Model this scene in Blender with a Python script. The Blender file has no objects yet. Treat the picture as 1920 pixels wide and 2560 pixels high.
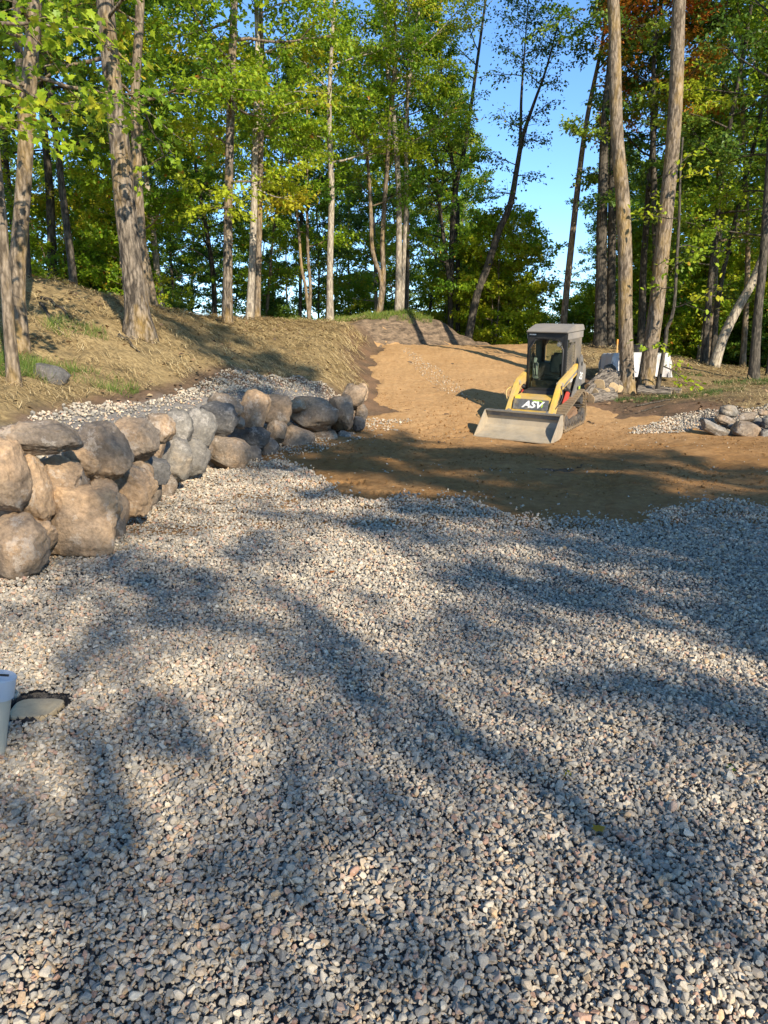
import bpy, bmesh, math, random
import numpy as np
from mathutils import Vector, Matrix, Euler

R = math.radians
scene = bpy.context.scene
COL = scene.collection

# ------------------------------------------------------------------ camera, sky, sun, exposure
EYE = 1.6
PITCH = R(12.0)
FPX = 1862.0                      # focal length in photograph pixels (1920 x 2560)
cam_d = bpy.data.cameras.new('camera')
cam_d.sensor_fit = 'HORIZONTAL'
cam_d.sensor_width = 36.0
cam_d.lens = 36.0 * FPX / 1920.0
cam_d.clip_start = 0.05
cam_d.clip_end = 3000.0
cam = bpy.data.objects.new('camera', cam_d)
COL.objects.link(cam)
cam.location = (0, 0, EYE)
cam.rotation_euler = (R(90) - PITCH, 0, 0)
scene.camera = cam

SUN_EL = R(29.0)
SUN_AZ = math.atan2(0.47, -0.88)   # clockwise from +Y, as seen from above
sun_to = Vector((math.sin(SUN_AZ) * math.cos(SUN_EL), math.cos(SUN_AZ) * math.cos(SUN_EL), math.sin(SUN_EL)))

world = bpy.data.worlds.new('World')
scene.world = world
world.use_nodes = True
wn = world.node_tree
bg = wn.nodes['Background']
sky = wn.nodes.new('ShaderNodeTexSky')
sky.sky_type = 'NISHITA'
sky.sun_disc = False
sky.sun_elevation = SUN_EL
sky.sun_rotation = SUN_AZ
sky.altitude = 1500
sky.air_density = 1.0
sky.dust_density = 0.0
sky.ozone_density = 4.5
hs = wn.nodes.new('ShaderNodeHueSaturation')
hs.inputs['Saturation'].default_value = 1.08
wn.links.new(sky.outputs[0], hs.inputs['Color'])
wn.links.new(hs.outputs[0], bg.inputs[0])
bg.inputs[1].default_value = 0.15

sl = bpy.data.lights.new('sun', 'SUN')
sl.energy = 4.5
sl.angle = R(0.53)
sl.color = (1.0, 0.90, 0.75)
sun = bpy.data.objects.new('sun', sl)
COL.objects.link(sun)
sun.rotation_euler = sun_to.to_track_quat('Z', 'Y').to_euler()
sun.location = (20, -30, 40)

scene.view_settings.view_transform = 'Standard'
scene.view_settings.look = 'None'
scene.view_settings.gamma = 1.0
scene.view_settings.use_curve_mapping = False
scene.view_settings.exposure = 0.95
try:
    scene.cycles.use_denoising = True
    scene.cycles.max_bounces = 7
    scene.cycles.diffuse_bounces = 3
    scene.cycles.glossy_bounces = 3
    scene.cycles.transmission_bounces = 5
    scene.cycles.transparent_max_bounces = 8
except Exception:
    pass

# ------------------------------------------------------------------ helpers
rng = np.random.default_rng(7)
cp, sp = math.cos(PITCH), math.sin(PITCH)

def ray(u, v):
    a = (u - 960.0) / FPX
    b = (v - 1280.0) / FPX
    return np.array([a, cp - b * sp, -sp - b * cp])

def at(u, v, y):                  # point of the photograph at distance y (metres ahead)
    d = ray(u, v)
    return np.array([0, 0, EYE]) + d * (y / d[1])

def gp(u, v, z=0.0):              # point of the photograph on a level plane
    d = ray(u, v)
    return np.array([0, 0, EYE]) + d * ((z - EYE) / d[2])

def hash2(ix, iy, seed):
    n = (ix.astype(np.int64) * 374761393 + iy.astype(np.int64) * 668265263 + seed * 1442695041) & 0x7fffffff
    n = ((n ^ (n >> 13)) * 1274126177) & 0x7fffffff
    return ((n ^ (n >> 16)) & 0xffff) / 65535.0

def vnoise(x, y, seed=0):
    x = np.asarray(x, float); y = np.asarray(y, float)
    ix = np.floor(x); iy = np.floor(y)
    fx = x - ix; fy = y - iy
    fx = fx * fx * (3 - 2 * fx); fy = fy * fy * (3 - 2 * fy)
    ix = ix.astype(np.int64); iy = iy.astype(np.int64)
    a = hash2(ix, iy, seed); b = hash2(ix + 1, iy, seed)
    c = hash2(ix, iy + 1, seed); d = hash2(ix + 1, iy + 1, seed)
    return (a + (b - a) * fx) * (1 - fy) + (c + (d - c) * fx) * fy

def fbm(x, y, seed=0, octv=4, gain=0.5):
    s = 0; a = 1.0; t = 0
    for i in range(octv):
        s = s + a * (vnoise(x * 2 ** i + 17.3 * i, y * 2 ** i - 9.1 * i, seed + i) - 0.5)
        t += a; a *= gain
    return s / t * 2

def noise3(p, seed=0):            # cheap smooth 3-D noise, p (n,3)
    return (fbm(p[:, 0] + 3.1 * p[:, 2], p[:, 1] - 1.7 * p[:, 2], seed, 3) +
            fbm(p[:, 1] + 2.3 * p[:, 0], p[:, 2] + 0.9 * p[:, 1], seed + 50, 3)) * 0.5

def sstep(a, b, x):
    t = np.clip((np.asarray(x, float) - a) / (b - a), 0, 1)
    return t * t * (3 - 2 * t)

def mesh_np(name, V, Q=None, T=None, smooth=False, mats=None, fmat=None):
    V = np.asarray(V, np.float32).reshape(-1, 3)
    Q = np.zeros((0, 4), np.int32) if Q is None or len(Q) == 0 else np.asarray(Q, np.int32)
    T = np.zeros((0, 3), np.int32) if T is None or len(T) == 0 else np.asarray(T, np.int32)
    me = bpy.data.meshes.new(name)
    me.vertices.add(len(V))
    me.vertices.foreach_set('co', V.ravel())
    loops = np.concatenate([Q.ravel(), T.ravel()]).astype(np.int32)
    me.loops.add(len(loops))
    me.loops.foreach_set('vertex_index', loops)
    nf = len(Q) + len(T)
    me.polygons.add(nf)
    st = np.concatenate([np.arange(len(Q)) * 4, len(Q) * 4 + np.arange(len(T)) * 3]).astype(np.int32)
    me.polygons.foreach_set('loop_start', st)
    me.polygons.foreach_set('use_smooth', np.full(nf, bool(smooth)))
    if mats:
        for m in mats:
            me.materials.append(m)
    if fmat is not None:
        me.polygons.foreach_set('material_index', np.asarray(fmat, np.int32))
    me.update(calc_edges=True)
    return me

def attr(me, name, typ, domain, data):
    a = me.attributes.new(name, typ, domain)
    data = np.asarray(data)
    key = {'FLOAT': 'value', 'INT': 'value', 'BOOLEAN': 'value', 'FLOAT_VECTOR': 'vector', 'FLOAT_COLOR': 'color'}[typ]
    a.data.foreach_set(key, data.ravel())

def link(name, me, parent=None, label=None, cat=None, group=None, kind=None):
    o = bpy.data.objects.new(name, me)
    COL.objects.link(o)
    if parent is not None:
        o.parent = parent
    if label: o['label'] = label
    if cat: o['category'] = cat
    if group: o['group'] = group
    if kind: o['kind'] = kind
    return o

def empty(name, loc, label, cat, group=None):
    o = link(name, None, None, label, cat, group)
    o.location = loc
    o.empty_display_size = 0.2
    return o

class MB:
    """collects quads and triangles"""
    def __init__(self):
        self.V = []; self.Q = []; self.T = []; self.n = 0
    def add(self, V, Q=None, T=None):
        V = np.asarray(V, float).reshape(-1, 3)
        if Q is not None and len(Q): self.Q.append(np.asarray(Q, int) + self.n)
        if T is not None and len(T): self.T.append(np.asarray(T, int) + self.n)
        self.V.append(V); self.n += len(V)
    def tube(self, P, Rr, n=8, cap=True):
        P = np.asarray(P, float); Rr = np.asarray(Rr, float)
        k = len(P)
        tan = np.gradient(P, axis=0)
        tan /= np.linalg.norm(tan, axis=1)[:, None] + 1e-9
        ref = np.array([1.0, 0, 0]) if abs(tan[0, 0]) < 0.8 else np.array([0, 1.0, 0])
        a = np.cross(tan, ref); a /= np.linalg.norm(a, axis=1)[:, None] + 1e-9
        b = np.cross(tan, a)
        th = np.arange(n) * 2 * math.pi / n
        ring = a[:, None, :] * np.cos(th)[None, :, None] + b[:, None, :] * np.sin(th)[None, :, None]
        rr = Rr if Rr.ndim == 2 else Rr[:, None]
        V = P[:, None, :] + ring * rr[:, :, None]
        i = np.arange(k - 1)[:, None] * n; j = np.arange(n)[None, :]; j2 = (j + 1) % n
        Q = np.stack([i + j, i + j2, i + n + j2, i + n + j], -1).reshape(-1, 4)
        T = []
        V = V.reshape(-1, 3)
        if cap:
            V = np.vstack([V, P[0], P[-1]])
            c0 = k * n; c1 = c0 + 1
            jj = np.arange(n); j3 = (jj + 1) % n
            T = np.vstack([np.stack([np.full(n, c0), j3, jj], -1), np.stack([np.full(n, c1), (k - 1) * n + jj, (k - 1) * n + j3], -1)])
        self.add(V, Q, T)
    def mesh(self, name, mat, smooth=False):
        V = np.vstack(self.V) if self.V else np.zeros((0, 3))
        Q = np.vstack(self.Q) if self.Q else None
        T = np.vstack(self.T) if self.T else None
        return mesh_np(name, V, Q, T, smooth, mat if isinstance(mat, list) else [mat])

# ------------------------------------------------------------------ materials
def new_mat(name):
    m = bpy.data.materials.new(name)
    m.use_nodes = True
    nt = m.node_tree
    for n in list(nt.nodes): nt.nodes.remove(n)
    out = nt.nodes.new('ShaderNodeOutputMaterial')
    b = nt.nodes.new('ShaderNodeBsdfPrincipled')
    nt.links.new(b.outputs[0], out.inputs[0])
    return m, nt, b, out

def N(nt, typ, **kw):
    n = nt.nodes.new(typ)
    for k, v in kw.items():
        if k == 'inp':
            for kk, vv in v.items(): n.inputs[kk].default_value = vv
        else: setattr(n, k, v)
    return n

def ramp(nt, fac, stops, interp='LINEAR'):
    r = nt.nodes.new('ShaderNodeValToRGB')
    cr = r.color_ramp
    cr.interpolation = interp
    while len(cr.elements) < len(stops): cr.elements.new(0.5)
    for e, (p, c) in zip(cr.elements, stops):
        e.position = p; e.color = (c[0], c[1], c[2], 1)
    if fac is not None: nt.links.new(fac, r.inputs[0])
    return r

def mixc(nt, fac, a, b, mode='MIX'):
    m = nt.nodes.new('ShaderNodeMix'); m.data_type = 'RGBA'; m.blend_type = mode
    for sock, v in ((m.inputs[0], fac), (m.inputs[6], a), (m.inputs[7], b)):
        if isinstance(v, (int, float)): sock.default_value = v
        elif isinstance(v, (tuple, list)): sock.default_value = (v[0], v[1], v[2], 1)
        else: nt.links.new(v, sock)
    return m.outputs[2]

def noise_n(nt, vec, scale, detail=5, rough=0.55):
    n = N(nt, 'ShaderNodeTexNoise', inp={'Scale': scale, 'Detail': detail, 'Roughness': rough})
    if vec is not None: nt.links.new(vec, n.inputs['Vector'])
    return n.outputs[0]

def bump(nt, b, h, strength=0.5, dist=0.02, prev=None):
    n = N(nt, 'ShaderNodeBump', inp={'Strength': strength, 'Distance': dist})
    nt.links.new(h, n.inputs['Height'])
    if prev is not None: nt.links.new(prev, n.inputs['Normal'])
    nt.links.new(n.outputs[0], b.inputs['Normal'])
    return n.outputs[0]

def mapping(nt, vec, scale):
    m = N(nt, 'ShaderNodeMapping'); m.inputs['Scale'].default_value = scale
    nt.links.new(vec, m.inputs['Vector'])
    return m.outputs[0]

def simple(name, col, rough=0.6, metal=0.0, var=0.25, nscale=8.0, bmp=0.15, dist=0.004, dirt=None, dirt_amt=0.4):
    m, nt, b, out = new_mat(name)
    tc = N(nt, 'ShaderNodeTexCoord')
    v = tc.outputs['Object']
    f = noise_n(nt, v, nscale, 6, 0.65)
    lo = [c * (1 - var) for c in col]; hi = [min(1, c * (1 + var)) for c in col]
    r = ramp(nt, f, [(0.3, lo), (0.7, hi)])
    c = r.outputs[0]
    if dirt is not None:
        f2 = noise_n(nt, v, nscale * 0.45, 8, 0.7)
        r2 = ramp(nt, f2, [(0.62 - dirt_amt * 0.5, (0, 0, 0)), (0.72, (1, 1, 1))])
        c = mixc(nt, r2.outputs[0], c, dirt)
    nt.links.new(c, b.inputs['Base Color'])
    b.inputs['Roughness'].default_value = rough
    b.inputs['Metallic'].default_value = metal
    if bmp > 0: bump(nt, b, noise_n(nt, v, nscale * 4, 5, 0.6), bmp, dist)
    return m

def bark_mat(name, dark, light, lichen, lich_amt=0.5, scale=1.0, ridge=0.7):
    m, nt, b, out = new_mat(name)
    tc = N(nt, 'ShaderNodeTexCoord'); v = tc.outputs['Object']
    wob = N(nt, 'ShaderNodeTexNoise', inp={'Scale': 1.0, 'Detail': 4.0}); nt.links.new(mapping(nt, v, (9 * scale, 9 * scale, 4.5 * scale)), wob.inputs['Vector'])
    mv = mapping(nt, v, (24 * scale, 24 * scale, 5.5 * scale))
    wsc = N(nt, 'ShaderNodeVectorMath', operation='SCALE', inp={3: 2.4}); nt.links.new(wob.outputs['Color'], wsc.inputs[0])
    add = N(nt, 'ShaderNodeVectorMath', operation='ADD'); nt.links.new(mv, add.inputs[0]); nt.links.new(wsc.outputs[0], add.inputs[1])
    vor = N(nt, 'ShaderNodeTexVoronoi', feature='SMOOTH_F1', inp={'Scale': 1.0, 'Smoothness': 0.3}); nt.links.new(add.outputs[0], vor.inputs['Vector'])
    fine = noise_n(nt, mapping(nt, v, (60 * scale, 60 * scale, 16 * scale)), 1.0, 6, 0.75)
    hr = ramp(nt, vor.outputs['Distance'], [(0.15, (1, 1, 1)), (0.75, (0, 0, 0))])
    hm = mixc(nt, 0.5, hr.outputs[0], fine)
    c = ramp(nt, hm, [(0.22, dark), (0.72, light)]).outputs[0]
    big = noise_n(nt, mapping(nt, v, (1.4, 1.4, 0.5)), 1.7, 6, 0.65)
    lf = ramp(nt, big, [(0.62 - 0.14 * lich_amt, (0, 0, 0)), (0.80 - 0.12 * lich_amt, (1, 1, 1))]).outputs[0]
    lf2 = mixc(nt, 1.0, lf, fine, 'MULTIPLY')
    c = mixc(nt, lf2, c, lichen)
    pale = ramp(nt, noise_n(nt, mapping(nt, v, (2, 2, 1.2)), 2.3, 5, 0.7), [(0.58, (0, 0, 0)), (0.7, (0.55, 0.55, 0.55))]).outputs[0]
    c = mixc(nt, pale, c, [x * 1.35 + 0.03 for x in light])
    nt.links.new(c, b.inputs['Base Color'])
    b.inputs['Roughness'].default_value = 0.9
    b.inputs['Specular IOR Level'].default_value = 0.2
    bump(nt, b, hm, ridge, 0.02)
    return m

def leaf_mat(name, stops, trans=0.5, hue_var=0.10):
    m, nt, b, out = new_mat(name)
    a = N(nt, 'ShaderNodeAttribute', attribute_name='tint')
    oi = N(nt, 'ShaderNodeObjectInfo')
    ma = N(nt, 'ShaderNodeMath', operation='MULTIPLY_ADD', inp={1: hue_var})
    nt.links.new(oi.outputs['Random'], ma.inputs[0])
    nt.links.new(a.outputs['Fac'], ma.inputs[2])
    sub = N(nt, 'ShaderNodeMath', operation='SUBTRACT', inp={1: hue_var * 0.5}); nt.links.new(ma.outputs[0], sub.inputs[0])
    c = ramp(nt, sub.outputs[0], stops).outputs[0]
    nt.links.new(c, b.inputs['Base Color'])
    b.inputs['Roughness'].default_value = 0.45
    b.inputs['Specular IOR Level'].default_value = 0.35
    tr = N(nt, 'ShaderNodeBsdfTranslucent')
    c2 = mixc(nt, 1.0, c, (1.0, 1.0, 0.35), 'MULTIPLY')
    gm = N(nt, 'ShaderNodeBrightContrast', inp={1: 0.03}); nt.links.new(c2, gm.inputs[0])
    nt.links.new(gm.outputs[0], tr.inputs[0])
    mx = N(nt, 'ShaderNodeMixShader', inp={0: trans})
    nt.links.new(b.outputs[0], mx.inputs[1]); nt.links.new(tr.outputs[0], mx.inputs[2])
    nt.links.new(mx.outputs[0], out.inputs[0])
    return m

GREEN_STOPS = [(0.0, (0.045, 0.115, 0.010)), (0.30, (0.12, 0.235, 0.014)), (0.55, (0.235, 0.365, 0.018)),
               (0.80, (0.39, 0.49, 0.024)), (0.93, (0.52, 0.43, 0.03)), (1.0, (0.54, 0.22, 0.03))]
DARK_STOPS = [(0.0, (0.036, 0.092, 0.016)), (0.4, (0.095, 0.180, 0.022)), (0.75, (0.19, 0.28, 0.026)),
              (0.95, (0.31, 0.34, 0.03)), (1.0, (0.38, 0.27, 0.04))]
ORANGE_STOPS = [(0.0, (0.19, 0.27, 0.02)), (0.22, (0.38, 0.34, 0.025)), (0.45, (0.60, 0.31, 0.03)), (0.75, (0.64, 0.22, 0.03)), (1.0, (0.54, 0.13, 0.03))]
YEL_STOPS = [(0.0, (0.17, 0.29, 0.016)), (0.4, (0.32, 0.44, 0.02)), (0.75, (0.48, 0.53, 0.026)), (0.93, (0.56, 0.48, 0.03)), (1.0, (0.54, 0.29, 0.03))]
M = {}
M['leaf'] = leaf_mat('maple_leaf', GREEN_STOPS)
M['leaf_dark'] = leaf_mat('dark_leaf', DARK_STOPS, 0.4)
M['leaf_orange'] = leaf_mat('autumn_leaf', ORANGE_STOPS)
M['leaf_yellow'] = leaf_mat('yellow_green_leaf', YEL_STOPS, 0.5)
M['bark'] = bark_mat('maple_bark', (0.070, 0.052, 0.034), (0.27, 0.21, 0.145), (0.42, 0.26, 0.055), 0.95)
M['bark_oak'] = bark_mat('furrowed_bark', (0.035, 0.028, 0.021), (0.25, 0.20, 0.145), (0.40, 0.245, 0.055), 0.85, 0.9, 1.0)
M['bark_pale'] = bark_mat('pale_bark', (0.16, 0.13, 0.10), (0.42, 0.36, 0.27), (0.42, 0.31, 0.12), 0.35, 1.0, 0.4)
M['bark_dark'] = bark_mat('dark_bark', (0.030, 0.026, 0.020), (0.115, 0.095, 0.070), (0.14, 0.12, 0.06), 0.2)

# ------------------------------------------------------------------ terrain
class TPS:
    def __init__(self, pts, lam=0.002):
        P = np.array(pts, float)
        self.X = P[:, :2]; n = len(P)
        K = self.k(np.linalg.norm(self.X[:, None] - self.X[None], axis=2)) + lam * np.eye(n)
        A = np.zeros((n + 3, n + 3)); A[:n, :n] = K
        A[:n, n] = 1; A[:n, n + 1:] = self.X; A[n:, :n] = A[:n, n:].T
        self.w = np.linalg.solve(A, np.concatenate([P[:, 2], [0, 0, 0]]))
    @staticmethod
    def k(r):
        return np.where(r > 1e-9, r * r * np.log(r + 1e-12), 0.0)
    def __call__(self, x, y):
        sh = np.shape(x); q = np.stack([np.ravel(x), np.ravel(y)], 1)
        out = np.empty(len(q)); n = len(self.X)
        for i in range(0, len(q), 20000):
            c = q[i:i + 20000]
            r = np.sqrt(((c[:, None] - self.X[None]) ** 2).sum(2))
            out[i:i + 20000] = self.k(r) @ self.w[:n] + self.w[n] + c @ self.w[n + 1:]
        return out.reshape(sh)

low = [(-3, 0, 0), (0, 0, 0), (3, 0, 0), (7, 0, 0), (-3, -8, 0), (4, -8, 0), (10, -8, 0.2), (-10, -8, 0.1),
       (-3, 5, 0), (0, 5, 0), (5, 5, 0), (10, 5, 0.08), (-8, 4, 0.1), (-2.3, 8, 0), (0, 8.5, 0.02), (4, 8.5, 0), (8, 9, 0.1), (12, 9, 0.2),
       (-1.5, 11, 0.04), (1, 11.5, 0.06), (4, 11.5, 0.05), (7, 12, 0.1), (11, 12.5, 0.35),
       (0.2, 13.4, 0.13), (2.3, 13.4, 0.02), (4.5, 13.5, 0.06), (5.6, 13.3, 0.12), (6.8, 12.9, 0.12), (6.4, 14.9, 0.50), (7.4, 14.7, 0.55), (8.6, 14.6, 0.6), (6.4, 13.7, 0.12), (7.4, 13.5, 0.12),
       (3.2, 14.84, 0.16), (3.6, 15.5, 0.24), (1.2, 16, 0.5), (5.2, 15.6, 0.34), (3, 18, 0.76), (0.8, 19, 0.98), (5.5, 17.6, 0.62), (7, 17.2, 0.68), (9, 18, 0.83),
       (11.3, 22, 1.04), (14, 22, 1.0), (5.2, 21, 1.15), (1.5, 22, 1.46), (3, 22, 1.42), (2, 26, 1.86), (4, 26.6, 1.86), (6.9, 24, 1.8), (8.6, 23, 1.45),
       (0.0, 24.2, 1.86), (-2, 24, 1.9), (6, 28, 1.8), (12, 27, 0.9), (20, 25, 0.6), (22, 10, 0.8), (-20, 10, 1.5), (-20, 25, 1.8), (-6, 15, 0.9),
       (0, 33, 1.2), (8, 33, 0.8), (-9, 33, 1.4), (0, 42, -0.6), (15, 42, -1.2), (-15, 42, -0.2), (0, 60, -3), (30, 60, -3), (-30, 60, -2.6), (30, 40, -0.8), (-30, 40, 0.5)]
hill = [(-3.6, 2, 0.9), (-3.8, 5, 0.88), (-3.6, 7, 0.86), (-3.4, 8, 0.86), (-3.0, 9.7, 0.86), (-2.6, 11, 0.90), (-1.9, 13.3, 0.98), (-0.9, 14.8, 1.00),
        (-4.2, 8.6, 1.22), (-5.4, 11, 1.69), (-4.26, 13, 1.98), (-6.8, 15, 3.0), (-7.2, 11, 2.2), (-8, 8, 1.6), (-8, 4, 1.3), (-4, 19, 2.33), (-3.8, 21.5, 2.52),
        (-2.7, 23, 2.52), (-0.8, 25, 2.66), (0.65, 26, 2.9), (-1.7, 19, 1.95), (-0.9, 17, 1.42), (-0.4, 20.5, 1.72), (-2.6, 16, 1.62), (-10, 15, 2.9), (-12, 25, 2.4),
        (-6.5, 24, 2.6), (-5, 30, 1.9), (-14, 10, 2.0), (1.9, 26.9, 2.65), (3.0, 27.5, 2.15), (3.4, 29, 1.7), (0, 30, 2.0), (-12, 38, 0.8), (2, 40, 0), (-10, 0, 1), (-25, 15, 2), (-25, 35, 1), (0, 60, -3), (-30, 60, -2.6)]
tG = TPS(low); tL = TPS(hill)
EDGE = np.array([(-3.35, -6), (-3.2, 3), (-2.95, 5.2), (-2.8, 7.0), (-2.75, 8.0), (-2.45, 9.7), (-2.0, 11.0), (-1.35, 12.8), (-0.75, 13.5), (-0.35, 14.4), (0.05, 15.4), (0.0, 17), (-0.25, 20),
                 (-0.3, 22.6), (0.0, 24.2), (1.4, 25.2), (2.8, 26.2), (3.8, 27.2), (4.4, 29), (4.8, 45), (4.8, 80)])
EDGE_W = np.array([.45, .45, .45, .45, .45, .45, .45, .45, .5, 1.0, 1.5, 1.6, 1.4, 1.0, .9, .9, .9, .9, 1.5, 6, 6])
EDGE_O = np.array([.30, .30, .30, .30, .30, .30, .30, .30, .25, .05, .0, .0, .0, .0, .0, .0, .0, 0, 0, 0, 0])

def edge_sd(x, y):
    x = np.asarray(x, float); y = np.asarray(y, float)
    best = np.full(x.shape, 1e9); sd = np.zeros(x.shape); ww = np.ones(x.shape); oo = np.zeros(x.shape)
    for i in range(len(EDGE) - 1):
        a, b = EDGE[i], EDGE[i + 1]; d = b - a; L2 = d @ d
        t = np.clip(((x - a[0]) * d[0] + (y - a[1]) * d[1]) / L2, 0, 1)
        px = a[0] + t * d[0]; py = a[1] + t * d[1]
        dist = np.hypot(x - px, y - py)
        side = (x - a[0]) * d[1] - (y - a[1]) * d[0]
        m = dist < best
        best = np.where(m, dist, best)
        sd = np.where(m, np.where(side < 0, dist, -dist), sd)   # positive on the hill side
        ww = np.where(m, EDGE_W[i] * (1 - t) + EDGE_W[i + 1] * t, ww)
        oo = np.where(m, EDGE_O[i] * (1 - t) + EDGE_O[i + 1] * t, oo)
    return sd, ww, oo

def hbase(x, y):
    x = np.asarray(x, float); y = np.asarray(y, float)
    sd, ww, oo = edge_sd(x, y)
    g = tG(x, y); l = tL(x, y)
    z = g + (l - g) * sstep(0, 1, (sd - oo) / ww)
    far = sstep(45, 75, np.hypot(x * 0.8, y))
    return z * (1 - far) + (-3.2) * far

# zones
GE_PX = [(600, 1012), (640, 1020), (690, 1046), (735, 1082), (800, 1100), (880, 1086), (935, 1102), (1000, 1096), (1060, 1112), (1110, 1130), (1270, 1140), (1385, 1148), (1400, 1128), (1480, 1108), (1580, 1096), (1659, 1110)]
GE = np.array([gp(u * 1.1573, v * 1.1573)[:2] for u, v in GE_PX])
o_ = np.argsort(GE[:, 0]); GE = GE[o_]
def gravel_edge(x):
    return np.interp(x, np.concatenate([[-6], GE[:, 0], [14]]), np.concatenate([[10.4], GE[:, 1], [8.3]]))

def road_mask(x, y):
    sd, ww, oo = edge_sd(x, y)
    n = fbm(x * 1.3, y * 1.3, 5, 4)
    left = sstep(0.35, -0.25, sd + n * 0.45 - np.where(y > 14, 0.15, 0.0))
    rx = np.interp(y, [6, 10, 12, 13.2, 14.3, 15.5, 17, 19, 22, 25, 27, 40], [14, 12, 10, 7.4, 5.9, 5.0, 4.7, 4.8, 5.2, 6.0, 7, 8])
    right = sstep(0.4, -0.3, x - rx + n * 0.6)
    far = sstep(30, 27, y + n)
    return left * right * far

def treads(x, y):
    """grouser prints left by the tracks"""
    z = np.zeros(np.shape(x))
    for (u0, v0, u1, v1, wdt, pitch, dep) in [(690, 1050, 790, 1049, .20, .085, .030), (735, 1066, 900, 1070, .16, .085, .026), (765, 1082, 930, 1092, .20, .085, .032), (1110, 1046, 1175, 1060, .3, .09, .02),
                                              (900, 1000, 1010, 940, .26, .09, .014), (830, 985, 960, 930, .26, .09, .014), (1430, 1000, 1500, 998, .24, .09, .018), (1250, 1040, 1560, 1010, .26, .09, .014), (1500, 985, 1659, 990, .26, .09, .014), (1330, 1000, 1280, 1100, .28, .09, .014)]:
        a = gp(u0 * 1.1573, v0 * 1.1573, 0.03)[:2]; b = gp(u1 * 1.1573, v1 * 1.1573, 0.03)[:2]
        d = b - a; L = np.linalg.norm(d); d /= L
        s = (x - a[0]) * d[0] + (y - a[1]) * d[1]
        c = -(x - a[0]) * d[1] + (y - a[1]) * d[0]
        w = sstep(-.12, .06, s) * sstep(L + .12, L - .06, s) * sstep(wdt / 2 + .03, wdt / 2 - .02, np.abs(c))
        z += -1.7 * dep * w * (0.55 + 0.9 * sstep(-0.25, 0.25, np.sin(2 * math.pi * s / pitch + 2.5 * c)) - 0.5) * (0.4 + 0.6 * sstep(-.2, .3, fbm(x * 2.1, y * 2.1, 77, 2)))
    return z

def hroad(x, y):
    """height of the sand sheet"""
    m = road_mask(x, y)
    d = 0.035 * fbm(x * 0.9, y * 0.9, 11, 3) + 0.022 * fbm(x * 4.1, y * 4.1, 12, 3) + 0.016 * fbm(x * 13, y * 13, 13, 3)
    wedge = 0.05 * np.exp(-((x - 3.4) / 0.7) ** 2 - ((y - 8.7) / 0.7) ** 2)
    # shallow wheel ruts along the drive
    d = d + 0.03 * np.abs(np.sin((x * 0.25 - y) * 2.3 + 3 * fbm(x * .4, y * .4, 19, 2))) * sstep(8.5, 9.5, y) * sstep(13.6, 12.4, y) + 0.02 * np.sin((x - 0.35 * y) * 2.6 + 2 * fbm(x * .3, y * .3, 9, 2)) * sstep(9, 10, y) * sstep(14, 12, y)
    return 0.03 * m - 0.10 * (1 - m) + d * 0.9 + wedge + treads(x, y)

def hground(x, y):
    z = hbase(x, y)
    sd, ww, oo = edge_sd(x, y)
    up = sstep(0.4, 1.2, sd)
    z = z + up * (0.09 * fbm(x * 1.7, y * 1.7, 21, 4) + 0.06 * fbm(x * 5, y * 5, 22, 3)) * sstep(60, 30, y)
    # ragged cut of the bank
    bank = np.exp(-((sd - 0.35) / 0.55) ** 2) * sstep(22.6, 24.0, y) * sstep(29, 27.5, y)
    z = z + bank * (0.28 * fbm(x * 1.6, y * 1.6, 23, 4) + 0.10 * fbm(x * 5, y * 5, 24, 3))
    right = sstep(4.6, 6.0, x) * sstep(12.6, 14, y)
    z = z + right * (0.04 * fbm(x * 2.3, y * 2.3, 25, 4)) * sstep(60, 30, y)
    return z

def hsurf(x, y):
    g = hground(x, y)
    return np.maximum(g, hbase(x, y) + hroad(x, y))

def h1(x, y):
    return float(hsurf(np.array([x]), np.array([y]))[0])

def spaced(segs):
    out = []
    for a, b, s in segs:
        n = max(1, int(round((b - a) / s)))
        out.append(np.linspace(a, b, n, endpoint=False))
    out.append([segs[-1][1]])
    return np.concatenate(out)

def grid_mesh(name, xs, ys, hf, mats):
    X, Y = np.meshgrid(xs, ys)
    Z = hf(X.ravel(), Y.ravel())
    V = np.stack([X.ravel(), Y.ravel(), Z], 1)
    nx, ny = len(xs), len(ys)
    i = np.arange(ny - 1)[:, None] * nx; j = np.arange(nx - 1)[None]
    Q = np.stack([i + j, i + j + 1, i + nx + j + 1, i + nx + j], -1).reshape(-1, 4)
    return mesh_np(name, V, Q, None, True, mats), V

# ground material: forest soil, straw litter, gravel bed
gm_, nt, b, out = new_mat('ground_soil')
tc = N(nt, 'ShaderNodeTexCoord'); v = tc.outputs['Object']
za = N(nt, 'ShaderNodeAttribute', attribute_name='zone')
sepz = N(nt, 'ShaderNodeSeparateColor'); nt.links.new(za.outputs['Color'], sepz.inputs[0])
n1 = noise_n(nt, v, 1.1, 6, 0.6); n2 = noise_n(nt, v, 14, 6, 0.7); n3 = noise_n(nt, v, 60, 4, 0.7)
soil = ramp(nt, n2, [(0.3, (0.055, 0.036, 0.022)), (0.7, (0.17, 0.115, 0.070))]).outputs[0]
soil = mixc(nt, ramp(nt, n1, [(0.45, (0, 0, 0)), (0.62, (1, 1, 1))]).outputs[0], soil, ramp(nt, n3, [(0.3, (0.11, 0.062, 0.034)), (0.7, (0.27, 0.165, 0.095))]).outputs[0])
strw = ramp(nt, noise_n(nt, mapping(nt, v, (14, 26, 14)), 1.0, 7, 0.8), [(0.30, (0.060, 0.042, 0.022)), (0.5, (0.26, 0.185, 0.085)), (0.70, (0.44, 0.325, 0.155))]).outputs[0]
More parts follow.
